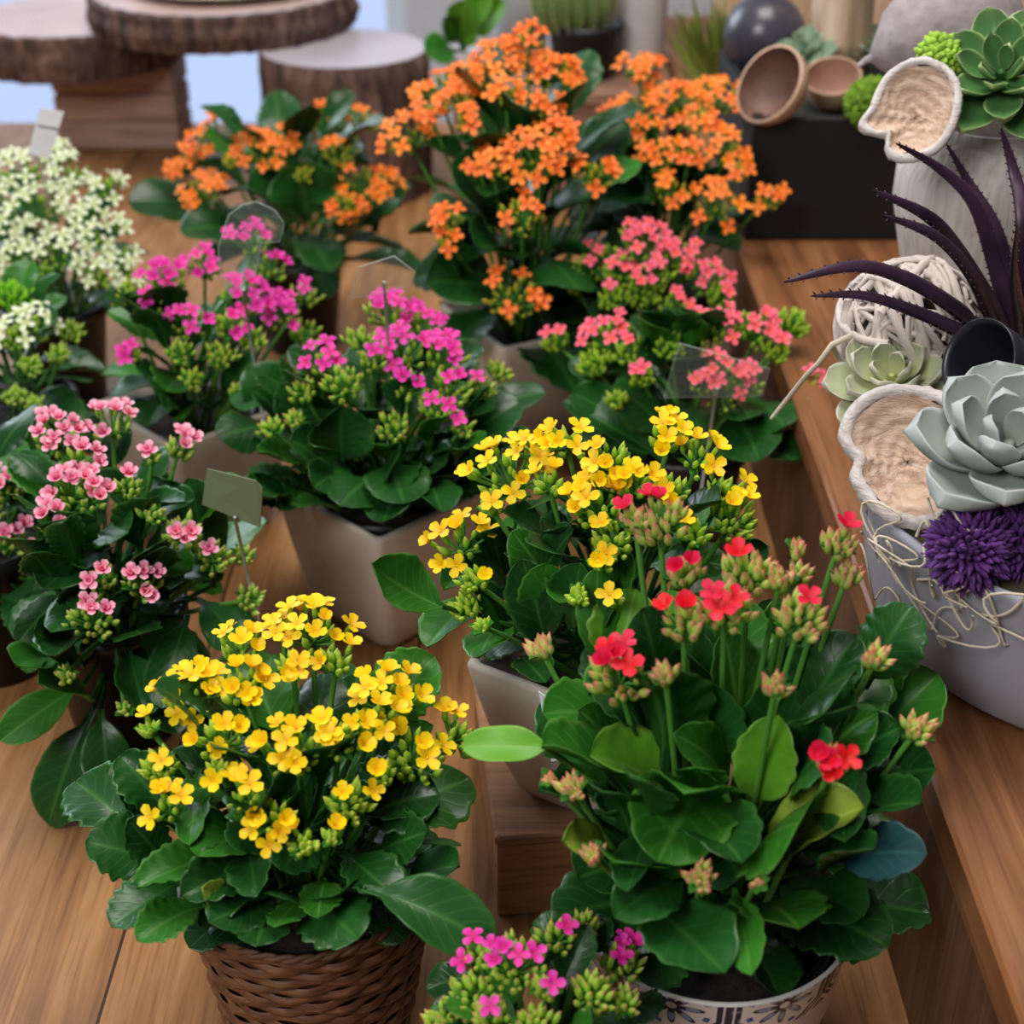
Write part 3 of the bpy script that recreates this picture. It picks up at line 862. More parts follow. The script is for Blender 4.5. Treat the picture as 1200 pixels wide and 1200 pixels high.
# salmon pair
P = Plant('salmon pink kalanchoe standing in front of the orange ones at the right', 'salmon', (.140, 1.52), .112, (.150, .165), (.150, .13), .0, .058, 1203)
P.fill(28, (.06, .095), .64, (.0, .95), (0, 0, 1), (-.3, 1.1), .3, (1.5, 4.9), keep=(620, 300, 880, 450))
P.clusters([(755, 272, 44, 13, 12), (800, 285, 36, 8, 12), (695, 292, 36, 4, 16), (835, 308, 36, 8, 12), (750, 330, 32, 3, 16), (795, 350, 32, 3, 12), (725, 305, 30, 3, 14), (770, 310, 30, 3, 12), (670, 320, 22, 0, 12), (850, 335, 26, 2, 12), (715, 340, 24, 1, 12), (740, 262, 22, 3, 6)])
P.done()
P = Plant('salmon pink kalanchoe beside the raised shelf with a clear tag among its heads', 'salmon', (.168, 1.315), .112, (.150, .165), (.155, .14), .0, .058, 1304)
P.fill(32, (.06, .09), .66, (.0, .95), (0, 0, 1), (-.3, 1.1), .3, (1.7, 4.7), keep=(600, 360, 930, 560))
for r in [(790, 510, 720, 450, 60, 0), (780, 540, 660, 470, 66, 0), (860, 480, 890, 540, 76, 0), (880, 470, 920, 500, 80, 0), (850, 460, 880, 490, 60, 0), (880, 520, 935, 540, 66, 0), (740, 500, 670, 460, 60, 0)]: P.leaf(*r, sb=.6, scal=.02)
P.clusters([(705, 380, 48, 10, 20), (840, 368, 38, 10, 12), (895, 370, 40, 9, 16), (850, 428, 48, 11, 14), (825, 440, 24, 4, 5), (965, 440, 28, 5, 10), (750, 430, 22, 2, 12), (935, 360, 32, 0, 24), (690, 412, 28, 0, 16), (645, 385, 24, 2, 10), (880, 435, 26, 3, 8), (720, 460, 20, 0, 10), (915, 400, 22, 2, 10), (950, 470, 18, 0, 10), (785, 395, 24, 0, 14), (735, 400, 26, 2, 12)])
P.done()
# ------------------------------------------------------------------ pots, basket, box, table, shelf
WOODT = wood_mat('table_wood', lin(100, 64, 36), lin(160, 112, 68), lin(188, 140, 92), .19, -.274, .42, blotch=.45)
mb = MB()
mb.box((-1.35, .2, -.03), (1.3, 2.83, 0), 0)
o = mb.build('display_table', [WOODT])
tag(o, 'honey brown plank table top under all the flower pots', 'table')

WOODS = wood_mat('shelf_wood', lin(84, 50, 28), lin(136, 88, 54), lin(166, 116, 76), None, 0, .4, 'Y', .8, blotch=.4)
WOODF = wood_mat('shelf_side_wood', lin(58, 40, 30), lin(104, 74, 54), lin(140, 104, 78), None, 0, .5, 'Z', .8, blotch=.5)
e = empty('raised_shelf', (.2525, 1.2, 0), 'raised wooden shelf along the right side under the grey planter and vases', 'shelf')
mb = MB(); mb.box((.2525, .2, .17), (1.3, 2.80, .20), 0, None, .0025)
part(mb, 'shelf_board', WOODS, e)
mb = MB(); mb.box((.262, .21, .0005), (.282, 2.79, .17), 0)
part(mb, 'side_panel', WOODF, e)

# wooden box with a knot under the middle yellow plant
WOODB = wood_mat('box_wood', lin(112, 76, 54), lin(166, 120, 86), lin(190, 146, 108), None, 0, .5, 'X', 1.0, blotch=.4)
M = Matrix.Translation((-.010, .806, 0)) @ Matrix.Rotation(math.radians(6), 4, 'Z')
e = empty('wooden_box', (-.010, .806, 0), 'low brown wooden box under the middle yellow kalanchoe', 'box')
mb = MB(); mb.box((.0, .0, .0), (.235, .20, .068), 0, M, .002); part(mb, 'box_body', WOODB, e)
mb = MB(); mb.box((-.002, -.003, .0685), (.237, .202, .077), 0, M, .002); part(mb, 'lid', WOODB, e)
# knots in the front face
KNOT = plain('knot_wood', lin(74, 46, 32), .6, .3, 200)
for kx, kz, kr in ((.062, .030, .0065), (.150, .042, .004)):
    mb = MB(); rows = []
    for rr in (1.0, .7, .35, .02):
        rows.append([M @ V((kx + kr * 1.6 * rr * math.cos(k / 16 * 2 * PI), -.0006 - (1 - rr) * .0003, kz + kr * rr * math.sin(k / 16 * 2 * PI))) for k in range(16)])
    mb.grid(rows, 0, None, True, True)
    part(mb, 'wood_knot', KNOT, e)


def rsq(h, r, n=6):
    """outline of a rounded square, half side h"""
    pts = []
    for q, (sx, sy) in enumerate(((1, 1), (-1, 1), (-1, -1), (1, -1))):
        for i in range(n + 1):
            a = q * PI / 2 + i / n * PI / 2
            pts.append((sx * (h - r) + r * math.cos(a), sy * (h - r) + r * math.sin(a)))
    return pts


CREAM = plain('cream_stoneware', lin(200, 188, 174), .6, .05, 60, .12)
GREYC = plain('grey_stoneware', lin(172, 160, 148), .6, .06, 60, .12)


def square_pot(label, pos, z0, h, top, bot, ang, mat=CREAM, dark=BLACKPOT):
    R = Matrix.Rotation(math.radians(ang), 3, 'Z')
    c = V((pos[0], pos[1], z0))
    e = empty('square_planter', c, label, 'planter', 'square stoneware planters')
    mb = MB(); rows = []
    prof = [(.01, .0), (bot - .012, .0), (bot - .004, .003), (bot, .010)]
    for i in range(1, 7):
        t = i / 6
        prof.append((bot + (top - bot) * (t ** .8), .010 + (h - .013) * t))
    prof += [(top - .001, h), (top - .006, h), (top - .0075, h - .004), (top - .012, h - .05), (bot - .008, .012), (.01, .010)]
    for i, (hh, z) in enumerate(prof):
        rc = min(hh * .95, .006 + .010 * max(0, 1 - z / h))
        rows.append([c + R @ V((x, y, 0)) + V((0, 0, z)) for x, y in rsq(hh, rc)])
    mb.grid(rows, 0, None, True, True)
    part(mb, 'planter_body', mat, e)
    return e


square_pot('square cream planter holding the magenta kalanchoe at the centre left', (-.112, 1.205), 0, .134, .073, .056, 45)
square_pot('square cream planter standing on the wooden box', (.068, .868), .077, .118, .073, .052, 58)
square_pot('square greyish planter under the magenta kalanchoe further back at left', (-.315, 1.37), 0, .134, .071, .050, 45, GREYC)
square_pot('square beige planter under the big orange kalanchoe at the back', (.018, 1.585), 0, .140, .074, .050, 30)


# wicker basket
def basket():
    e = empty('wicker_basket', (-.128, .725, 0), 'brown woven wicker basket around the front yellow kalanchoe', 'basket')
    c = V((-.128, .725, 0))
    mt = NT('wicker')
    v = mt.n('ShaderNodeUVMap')
    mp = mt.n('ShaderNodeMapping'); mt.l(v.outputs[0], mp.inputs[0]); mp.inputs['Scale'].default_value = (26, 300, 1)
    n1 = mt.noise(mp.outputs[0], 1.0, 4, .6)
    n2 = mt.noise(mt.coord('Object', (1, 1, 1)), 60, 3)
    k = mt.math('ADD', mt.math('MULTIPLY', n1, .65), mt.math('MULTIPLY', n2, .35))
    mt.set(mt.ramp(k, [(.3, lin(50, 30, 20)), (.5, lin(100, 64, 42)), (.72, lin(150, 104, 72))]), .45)
    mt.bump(n1, .3, .001)
    W = mt.m
    rows_n, seg, kk = 17, 192, 12
    mb = MB()
    H = .128
    for r in range(rows_n):
        z0 = .004 + r * (H - .010) / rows_n
        hz = (H - .010) / rows_n
        rows, uvs = [], []
        for j in range(7):
            t = j / 6
            z = z0 + hz * (t * 1.24 - .12)
            bul = math.sin(PI * t)
            row = []
            for s in range(seg):
                th = s / seg * 2 * PI
                R0 = .060 + .018 * (z / H) ** .9
                wv = math.sin(th * kk + r * PI + .5 * math.sin(r * 1.7))
                rr = R0 + .0017 * wv + .0024 * bul - .0012
                zz = z + .0012 * math.sin(th * kk * .5 + r * 1.3)
                row.append(c + V((rr * math.cos(th), rr * math.sin(th), zz)))
                uvs.append((s / seg * 1.0 + r * .13, r * .05 + t * .011))
            rows.append(row)
        mb.grid(rows, 0, uvs, True, True)
    # inner lining
    mb.lathe([(.001, .003), (.056, .003), (.0745, H - .004)], 48, c, 0)
    part(mb, 'basket_weave', W, e)
    mb = MB()
    for q in range(2):
        pts = []
        for s in range(121):
            th = s / 120 * 2 * PI
            ph = th * 22 + q * PI
            pts.append(c + V(((.0775 + .0013 * math.cos(ph)) * math.cos(th), (.0775 + .0013 * math.cos(ph)) * math.sin(th), H - .004 + .0014 * math.sin(ph))))
        mb.tube(pts, .0019, 6, 0, False)
    part(mb, 'braided_rim', W, e)


basket()


# tiled pot
def tile_pot():
    c = V((.121, .684, 0))
    e = empty('patterned_pot', c, 'round white pot with blue tile pattern under the red kalanchoe', 'pot')
    t = NT('blue_tile_glaze')
    uv = t.n('ShaderNodeUVMap')
    sx = t.n('ShaderNodeSeparateXYZ'); t.l(uv.outputs[0], sx.inputs[0])
    U = t.math('MULTIPLY', sx.outputs[0], 8.0)
    Vv = t.math('MULTIPLY', sx.outputs[1], 8.0 / .47)
    fx = t.math('SUBTRACT', t.math('FRACT', U), .5)
    fy = t.math('SUBTRACT', t.math('FRACT', t.math('ADD', Vv, .25)), .5)
    ax, ay = t.math('ABSOLUTE', fx), t.math('ABSOLUTE', fy)
    r = t.math('SQRT', t.math('ADD', t.math('MULTIPLY', fx, fx), t.math('MULTIPLY', fy, fy)))
    ph = t.math('ARCTAN2', fy, fx)
    oc = t.math('MAXIMUM', t.math('MAXIMUM', ax, ay), t.math('MULTIPLY', t.math('ADD', ax, ay), .72))

    def band(x, c0, w):
        return t.math('LESS_THAN', t.math('ABSOLUTE', t.math('SUBTRACT', x, c0)), w)
    # petals of the centre flower, hollow
    pe = t.math('ADD', .19, t.math('MULTIPLY', t.math('COSINE', t.math('MULTIPLY', ph, 8)), .11))
    inn = t.math('LESS_THAN', r, pe)
    pe2 = t.math('SUBTRACT', pe, .045)
    hol = t.math('MULTIPLY', t.math('LESS_THAN', r, pe2), t.math('GREATER_THAN', r, .13))
    navy, blue, white, dusty = lin(36, 40, 66), lin(60, 88, 146), lin(220, 212, 206), lin(140, 150, 184)
    col = t.mix(t.math('GREATER_THAN', r, .5), white, white)
    dots = band(t.math('COSINE', t.math('ADD', t.math('MULTIPLY', ph, 8), PI)), 1.0, .35)
    dots = t.math('MULTIPLY', dots, band(r, .335, .03))
    col = t.mix(dots, col, blue)
    col = t.mix(inn, col, navy)
    col = t.mix(hol, col, dusty)
    col = t.mix(t.math('LESS_THAN', r, .05), col, white)
    col = t.mix(band(oc, .42, .026), col, navy)
    col = t.mix(band(oc, .487, .022), col, navy)
    dia = t.math('ADD', ax, ay)
    col = t.mix(t.math('GREATER_THAN', dia, .80), col, dusty)
    col = t.mix(band(dia, .80, .03), col, navy)
    dx, dy = t.math('SUBTRACT', .5, ax), t.math('SUBTRACT', .5, ay)
    cr = t.math('LESS_THAN', t.math('MINIMUM', dx, dy), .02)
    crs = t.math('MULTIPLY', cr, t.math('GREATER_THAN', dia, .84))
    col = t.mix(crs, col, blue)
    nz = t.noise(t.coord(), 90, 4)
    col = t.mix(t.math('MULTIPLY', t.math('GREATER_THAN', nz, .62), .35), col, white)
    t.set(col, .38)
    mb = MB()
    H = .137
    prof = [(.001, .0), (.058, .0), (.061, .003)] + [(.061 + .0235 * (i / 10), .003 + (H - .003) * i / 10) for i in range(1, 11)]
    mb.lathe(prof, 72, c, 0)
    part(mb, 'pot_wall', t.m, e)
    mb = MB()
    mb.lathe([(.0845, H), (.0846, H + .0015), (.0825, H + .002), (.0815, H), (.078, H - .05), (.058, .012), (.001, .011)], 72, c, 0)
    part(mb, 'pot_rim', plain('white_rim_glaze', lin(212, 208, 204), .4, .05), e)


tile_pot()
# ------------------------------------------------------------------ the arrangement on the raised shelf
STONE = plain('blue_grey_stoneware', lin(160, 160, 172), .55, .06, 24, .15)
MOSS = plain('dry_moss', lin(88, 82, 58), .95, .45, 120, .9)
WHITEWASH = plain('whitewashed_bark', lin(196, 184, 176), .85, .16, 60, .5)
rnd = random.Random(99)

BC = V((.40, .87, .20))
e = empty('bowl_planter', BC, 'large blue-grey stoneware bowl with succulents and pods on the raised shelf', 'planter')
mb = MB()
mb.lathe([(.001, .0), (.118, .0), (.136, .004), (.150, .016), (.159, .045), (.166, .080), (.171, .110), (.173, .114), (.171, .118), (.166, .116), (.160, .080), (.150, .03), (.001, .02)], 96, BC, 0)
part(mb, 'bowl_body', STONE, e)
mb = MB(); rows = []
for i in range(13):
    r = .162 * (1 - i / 12)
    rows.append([BC + V((r * math.cos(k / 60 * 2 * PI), r * math.sin(k / 60 * 2 * PI), .108 + .022 * (1 - (r / .162) ** 2) + rnd.uniform(-.003, .003))) for k in range(60)])
mb.grid(rows, 0, None, True, True)
part(mb, 'moss_bed', MOSS, e)


def succ_mat(name, c0, c1, edge, rough=.55):
    t = NT(name)
    uv = t.n('ShaderNodeUVMap')
    sx = t.n('ShaderNodeSeparateXYZ'); t.l(uv.outputs[0], sx.inputs[0])
    av = t.math('ABSOLUTE', t.math('MULTIPLY', t.math('SUBTRACT', sx.outputs[1], .5), 2))
    f = t.math('MAXIMUM', t.math('POWER', av, 10), t.math('POWER', sx.outputs[0], 16))
    c = t.ramp(sx.outputs[0], [(.05, c0), (.75, c1)])
    nz = t.noise(t.coord(), 60, 3)
    c = t.mix(t.math('MULTIPLY', nz, .25), c, c0)
    c = t.mix(t.math('MULTIPLY', f, .75), c, edge)
    t.set(c, rough, Subsurface_Weight=.1, Subsurface_Radius=(.01, .012, .006), Subsurface_Scale=.3)
    return t.m


def rosette(name, label, cat, c, axis, R, n, mat, wr=.62, tip=None, cup=.5, el0=1.35, el1=.12, thick=.0035, pointed=False, group=None, seed=1, stem=0.0):
    rr = random.Random(seed)
    c = V(c); Z = V(axis).normalized(); X = Z.orthogonal().normalized(); Y = Z.cross(X)
    e = empty(name, c, label, cat, group)
    for i in range(n):
        t = (i + .6) / n
        a = i * 2.39996 + rr.uniform(-.1, .1)
        el = el0 + (el1 - el0) * t ** .8 + rr.uniform(-.08, .08)
        L = R * (.34 + .66 * t ** .75)
        o = X * math.cos(a) + Y * math.sin(a)
        d = o * math.cos(el) + Z * math.sin(el)
        B = c + o * (R * .05 + R * .06 * t) + Z * (R * .16 * (1 - t))
        N = Z * math.cos(el) - o * math.sin(el)
        mb = MB()
        leaf_geo(mb, B, B + d * L, L * wr * (1.0 if t > .3 else .9), N, arch=-.20, fold=cup, scal=0, pet=.02, thick=thick * (.6 + .6 * t), nu=16, blunt=.5 if not pointed else .9, tip=tip, wave=.01, seed=i)
        part(mb, 'leaf', mat, e, B)
    mb = MB()
    mb.tube([c + Z * (R * .25), c, c - Z * (R * .35 + stem)], [R * .05, R * .12, R * .10], 10, 0)
    part(mb, 'stem', mat, e)
    return e


SAGE = succ_mat('sage_succulent', lin(136, 150, 134), lin(152, 162, 154), lin(178, 184, 184), .75)
GREENS = succ_mat('green_succulent', lin(70, 112, 62), lin(84, 130, 74), lin(176, 194, 130), .3)
PALES = succ_mat('pale_succulent', lin(178, 184, 120), lin(160, 168, 138), lin(200, 190, 180), .5)
GREYS = succ_mat('grey_green_succulent', lin(104, 132, 110), lin(134, 156, 132), lin(180, 190, 160), .5)

rosette('succulent', 'large pale sage succulent rosette in front of the bark pod in the grey bowl', 'succulent', at_y(1178, 540, .815), (-.10, -.30, .95), .064, 19, SAGE, .80, .34, .26, el0=1.4, el1=.25, thick=.007, seed=3)
rosette('succulent', 'small yellow-green succulent rosette above the bark pod, under the twig ball', 'succulent', at_y(1046, 452, .945), (-.25, -.35, .9), .046, 18, PALES, .84, .36, .3, seed=4)
rosette('succulent', 'glossy green succulent rosette with pale edges on top of the white vase', 'succulent', at_y(1173, 96, 1.15), (-.30, -.62, .72), .060, 24, GREENS, .62, .5, .4, el0=1.2, el1=-.02, seed=5, stem=.02)
rosette('succulent', 'grey-green little succulent beside the wooden cup in the black crate', 'succulent', at_y(942, 66, 1.85), (-.3, -.5, .8), .040, 12, GREYS, .8, None, .35, seed=6, stem=.01)
rosette('succulent', 'grey-green succulent behind the wooden cup, left of the moss ball', 'succulent', at_y(1014, 60, 1.90), (.2, -.5, .8), .042, 12, GREYS, .8, None, .35, seed=8, stem=.01)


# bark pods
def bark_mat(name, c0, c1, c2):
    t = NT(name)
    mp = t.coord('Object', (30, 30, 110), rot=(.5, .3, 0))
    n1 = t.noise(mp, 1.6, 6, .65, 1.2)
    t.set(t.ramp(n1, [(.3, c0), (.5, c1), (.72, c2)]), .85)
    t.bump(n1, .9, .003)
    return t.m


PODIN = bark_mat('pod_inner_bark', lin(160, 126, 106), lin(204, 174, 152), lin(226, 206, 190))
PODOUT = bark_mat('pod_outer_bark', lin(176, 164, 160), lin(208, 198, 194), lin(228, 222, 220))


def pod(label, c, N, up, out, depth, thick, group='dried bark pods'):
    c = V(c); N = V(N).normalized(); up = V(up)
    Y = (up - N * up.dot(N)).normalized(); X = Y.cross(N)
    e = empty('bark_pod', c, label, 'dried pod', group)
    n = 72

    def P_(k, ph, off):
        r = out(ph)
        return c + (X * math.cos(ph) + Y * math.sin(ph)) * (r * k) - N * (depth * (1 - k * k) + off)
    mb = MB(); rows, uvs = [], []
    rg = random.Random(5)
    for i in range(15):
        k = .02 + .98 * i / 14
        rows.append([P_(k, j / n * 2 * PI, rg.uniform(-.0007, .0007) + .0012 * math.sin(26 * k + 2 * math.sin(3 * j / n * 2 * PI))) for j in range(n)])
    mb.grid(rows, 0, None, True, True)
    part(mb, 'pod_hollow', PODIN, e)
    mb = MB(); rows = []
    for k, off in ((1.0, 0), (1.02, -thick * .55), (1.07, -thick * .7), (1.12, -thick * .2), (1.13, thick * .5), (1.08, thick * 1.2), (.9, thick * 1.6), (.6, thick * 1.7), (.3, thick * 1.7), (.02, thick * 1.7)):
        rows.append([P_(k if k <= 1 else 1, j / n * 2 * PI, off) + (X * math.cos(j / n * 2 * PI) + Y * math.sin(j / n * 2 * PI)) * (thick * 13 * max(0, k - 1)) + V((rg.uniform(-.0006, .0006),) * 3) for j in range(n)])
    mb.grid(rows, 0, None, True, True)
    part(mb, 'pod_shell', PODOUT, e)


def lob1(ph):        # two lobes with a notch on the left
    d = abs(((ph - PI * 1.02 + PI) % (2 * PI)) - PI)
    return .0375 * (1 + .10 * math.cos(2 * (ph - 1.75))) * (1 - .22 * math.exp(-(d / .22) ** 2)) * (1 + .04 * math.sin(3 * ph))


def lob2(ph):
    d = abs(((ph - 3.5 + PI) % (2 * PI)) - PI)
    d2 = abs(((ph - 2.95 + PI) % (2 * PI)) - PI)
    return .0305 * (1 + .16 * math.cos(2 * (ph - .9))) * (1 - .30 * math.exp(-(d / .18) ** 2) + .26 * math.exp(-(d2 / .22) ** 2))


pod('large two-lobed bark pod with a pale ridged hollow, left of the sage succulent', at_y(1066, 530, .850), (-.15, -.62, .78), (-.05, .5, .8), lob1, .016, .0052)
pod('heart-shaped bark pod leaning on the neck of the white vase', at_y(1072, 128, 1.12), (-.25, -.70, .66), (-.4, .4, .8), lob2, .014, .004)

# purple flower heads
PURP = plain('purple_florets', lin(92, 46, 116), .8, .4, 90)


def flower_ball(label, c, R, n, mat, cat='flower head', ln=.45, group=None, name='flower_head', wid=.085):
    c = V(c); rg = random.Random(int(R * 1e5))
    mb = MB()
    mb.ell(c - V((0, 0, R * .75)), (0, 0, 1), R * .72, R * 1.5, 14, 9, 0)
    for i in range(n):
        z = 1 - 2 * (i + .5) / n
        a = i * 2.39996
        s = math.sqrt(1 - z * z)
        d = V((s * math.cos(a), s * math.sin(a), z))
        d2 = (d + V((rg.uniform(-.35, .35), rg.uniform(-.35, .35), rg.uniform(-.35, .35)))).normalized()
        p = c + d * (R * rg.uniform(.58, .72))
        mb.ell(p, d2, R * wid, R * ln * rg.uniform(.7, 1.1), 5, 3, 0)
    o = mb.build(name, [mat], None, c)
    return tag(o, label, cat, group)


flower_ball('fluffy purple flower head hanging over the front of the grey bowl', at_y(1136, 643, .768), .026, 420, PURP)
flower_ball('second purple flower head at the right border, beside the first', at_y(1196, 636, .778), .024, 380, PURP)
LIME = plain('lime_florets', lin(150, 190, 62), .7, .25, 90)
flower_ball('lime green flower head tucked beside the green succulent on the white vase', at_y(1102, 68, 1.17), .0215, 160, LIME, wid=.16, ln=.3)

# black cup lying on its side
BLK = plain('black_glaze', lin(34, 33, 40), .32, .1)
c = at_y(1146, 424, .89)
ax = V((-.80, -.42, .40)).normalized()
mb = MB()
mb.lathe([(.001, -.095), (.014, -.095), (.019, -.06), (.026, -.012), (.0285, 0), (.0275, .001), (.0250, -.004), (.020, -.05), (.001, -.08)], 48, c, 0, None, ax)
o = mb.build('black_cup', [BLK], None, c)
tag(o, 'black cup lying on its side behind the sage succulent, its dark mouth showing', 'cup')

# purple spiny plant
PAL = NT('purple_spiny_leaf')
PAL.set(PAL.ramp(PAL.noise(PAL.coord(), 30, 4), [(.3, lin(30, 17, 31)), (.7, lin(66, 38, 60))]), .42)
base = at_y(1195, 402, 1.02) - V((0, 0, .02))
e = empty('spiny_plant', base, 'dark purple plant with long arching spiny leaves in the grey bowl', 'plant')
for pts, w in [([(1177, 352), (1163, 300), (1140, 236), (1100, 197), (1050, 168)], (.965, .98, .99, 1.0, 1.0, .0075)), ([(1182, 330), (1165, 265), (1136, 215), (1109, 168)], (.97, .99, 1.02, 1.04, .0065)),
               ([(1165, 365), (1120, 290), (1085, 252), (1022, 223)], (.95, .93, .92, .92, .0085)), ([(1160, 372), (1135, 318), (1095, 276), (1033, 252)], (.94, .92, .90, .90, .0085)),
               ([(1165, 398), (1115, 358), (1060, 326), (1000, 312), (918, 331)], (.94, .91, .89, .87, .86, .0095)), ([(1165, 408), (1120, 386), (1070, 364), (1010, 346), (950, 347)], (.94, .90, .88, .87, .87, .0080)),
               ([(1196, 340), (1200, 260), (1188, 200), (1173, 150)], (.98, 1.0, 1.04, 1.06, .0080)), ([(1200, 370), (1215, 280), (1225, 190)], (.98, .98, .98, .010)), ([(1195, 380), (1188, 320), (1192, 262)], (.94, .92, .90, .010)),
               ([(1210, 390), (1260, 330), (1310, 320)], (.95, .93, .92, .010))]:
    ys, wd = w[:-1], w[-1]
    P_ = [base] + [at_y(p[0], p[1], y + .05 * (1 - i / (len(ys) - 1))) for i, (p, y) in enumerate(zip(pts, ys))]
    # smooth path through the points
    path = []
    for i in range(len(P_) - 1):
        p0, p1, p2, p3 = P_[max(i - 1, 0)], P_[i], P_[i + 1], P_[min(i + 2, len(P_) - 1)]
        for s in range(6):
            t = s / 6
            path.append(p1 * 1.0 + (p2 - p0) * (.5 * t) + (p0 * 2 - p1 * 5 + p2 * 4 - p3) * (.5 * t * t) + (p1 * 3 - p0 - p2 * 3 + p3) * (.5 * t ** 3))
    path.append(P_[-1])
    m = len(path)
    rad = [wd * 1.0 * (1.0 - (i / (m - 1)) ** 1.6) ** .8 * (.75 + .25 * min(1, i / 5)) + .0004 for i in range(m)]
    mb = MB()
    mb.tube(path, rad, 10, 0, True, ((0, -.6, .8), .38))
    for i in range(4, m - 1):
        t = (path[i + 1] - path[i - 1]).normalized()
        a = t.cross(V((0, -.6, .8))).normalized()
        for s in (-1, 1):
            q = path[i] + a * (s * rad[i] * .9)
            mb.ell(q, a * s + t * .8, .0007, .0028, 4, 3, 0)
    part(mb, 'leaf', PAL.m, e, path[0])

# whitewashed twig ball
c = at_y(1066, 386, .995)
R = .050
mb = MB()
for i in range(110):
    nrm = V((rnd.gauss(0, 1), rnd.gauss(0, 1), rnd.gauss(0, 1))).normalized()
    a = nrm.orthogonal().normalized(); b = nrm.cross(a)
    a0 = rnd.uniform(0, 6.3); span = rnd.uniform(1.2, 3.2)
    off = rnd.uniform(-.5, .5)
    rr = R * math.sqrt(1 - off * off) * rnd.uniform(.90, 1.03)
    pts = [c + nrm * (off * R) + (a * math.cos(a0 + span * k / 10) + b * math.sin(a0 + span * k / 10)) * rr for k in range(11)]
    mb.tube(pts, [rnd.uniform(.0016, .0034)] * 11, 6, 0)
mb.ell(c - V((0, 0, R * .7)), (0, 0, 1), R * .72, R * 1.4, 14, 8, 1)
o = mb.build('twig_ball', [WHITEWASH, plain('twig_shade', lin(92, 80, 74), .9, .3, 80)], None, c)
tag(o, 'round ball woven of whitewashed twigs between the white vase and the pod', 'twig ball')

# white vase
VASEM = NT('combed_white_clay')
mp = VASEM.coord('Object', (150, 150, 6))
n1 = VASEM.noise(mp, 1.5, 3, .5)
VASEM.set(VASEM.ramp(n1, [(.3, lin(176, 166, 158)), (.6, lin(204, 196, 190))]), .7)
VASEM.bump(n1, .5, .002)
VC = V((.378, 1.20, .20))
mb = MB()
mb.lathe([(.001, 0), (.046, 0), (.048, .004), (.046, .03), (.047, .08), (.053, .13), (.063, .17), (.0695, .20), (.069, .222), (.060, .244), (.050, .256), (.050, .262), (.046, .262), (.045, .25), (.058, .22), (.06, .2), (.001, .03)], 64, VC, 0)
o = mb.build('vase', [VASEM.m], None, VC)
tag(o, 'white combed clay vase behind the grey bowl, crowned with a green succulent', 'vase')
mb = MB()
mb.lathe([(.001, 0), (.05, 0), (.052, .01), (.05, .15), (.045, .29), (.043, .30), (.001, .30)], 40, (.42, 1.37, .20), 0)
o = mb.build('pillar_stand', [plain('grey_stone', lin(150, 140, 140), .8, .15, 40, .4)], None, (.42, 1.37, .20))
tag(o, 'grey stone pillar behind the white vase, under the dull grey gourd', 'stand')
gc = at_y(1112, 36, 1.33)
GOURD = plain('grey_gourd_skin', lin(158, 146, 148), .85, .18, 70, .6)
e = empty('gourd', gc, 'big dull grey dried gourd above the heart-shaped pod at the top right', 'gourd')
mb = MB()
axg = V((-.85, -.1, -.28)).normalized()
mb.lathe([(.001, -.062), (.02, -.058), (.042, -.035), (.050, -.005), (.046, .025), (.032, .048), (.014, .062), (.006, .068), (.001, .069)], 48, gc, 0, lambda r, z, th, i: r * (1 + .03 * math.sin(5 * th + z * 30)), axg)
part(mb, 'gourd_body', GOURD, e)
mb = MB()
mb.tube([gc + axg * .066, gc + axg * .074, gc + axg * .080 + V((0, 0, -.003))], [.005, .003, .0025], 8, 0)
part(mb, 'gourd_stalk', GOURD, e)

# raffia and straw
RAF = plain('raffia', lin(206, 192, 170), .75, .12, 80)
STRAND = ((1010, 640, .70, 1075, 660), (1000, 650, .72, 1060, 690), (1030, 600, .72, 1010, 690), (1040, 650, .72, 1110, 680), (1060, 690, .70, 1090, 735), (1085, 640, .72, 1086, 735), (1120, 700, .70, 1155, 780), (1150, 720, .70, 1200, 700), (1010, 700, .72, 1032, 728))
for i, (x0, y0, Y, x1, y1) in enumerate(STRAND):
    a, b = at_y(x0, y0, Y + .05), at_y(x1, y1, Y + .02)
    # keep each strand just outside the wall of the bowl
    pts = []
    k1, k2 = rnd.uniform(-.012, .012), rnd.uniform(-.012, .012)
    for s in range(15):
        t = s / 14
        p = a.lerp(b, t) + V((k1 * math.sin(PI * t), 0, k2 * math.sin(2 * PI * t) + .006 * math.sin(PI * t)))
        h = V((p.x - BC.x, p.y - BC.y, 0))
        rw = .150 + .023 * min(1, max(0, (p.z - .215) / .095)) + .003
        h = h.normalized() * rw
        pts.append(V((BC.x + h.x, BC.y + h.y, max(p.z, .215))))
    mb = MB()
    mb.tube(pts, .0009, 5, 0)
    o = mb.build('raffia_strand', [RAF], None, pts[0])
    tag(o, 'thin pale raffia strand curling down the front of the grey bowl', 'raffia', 'raffia strands on the grey bowl')
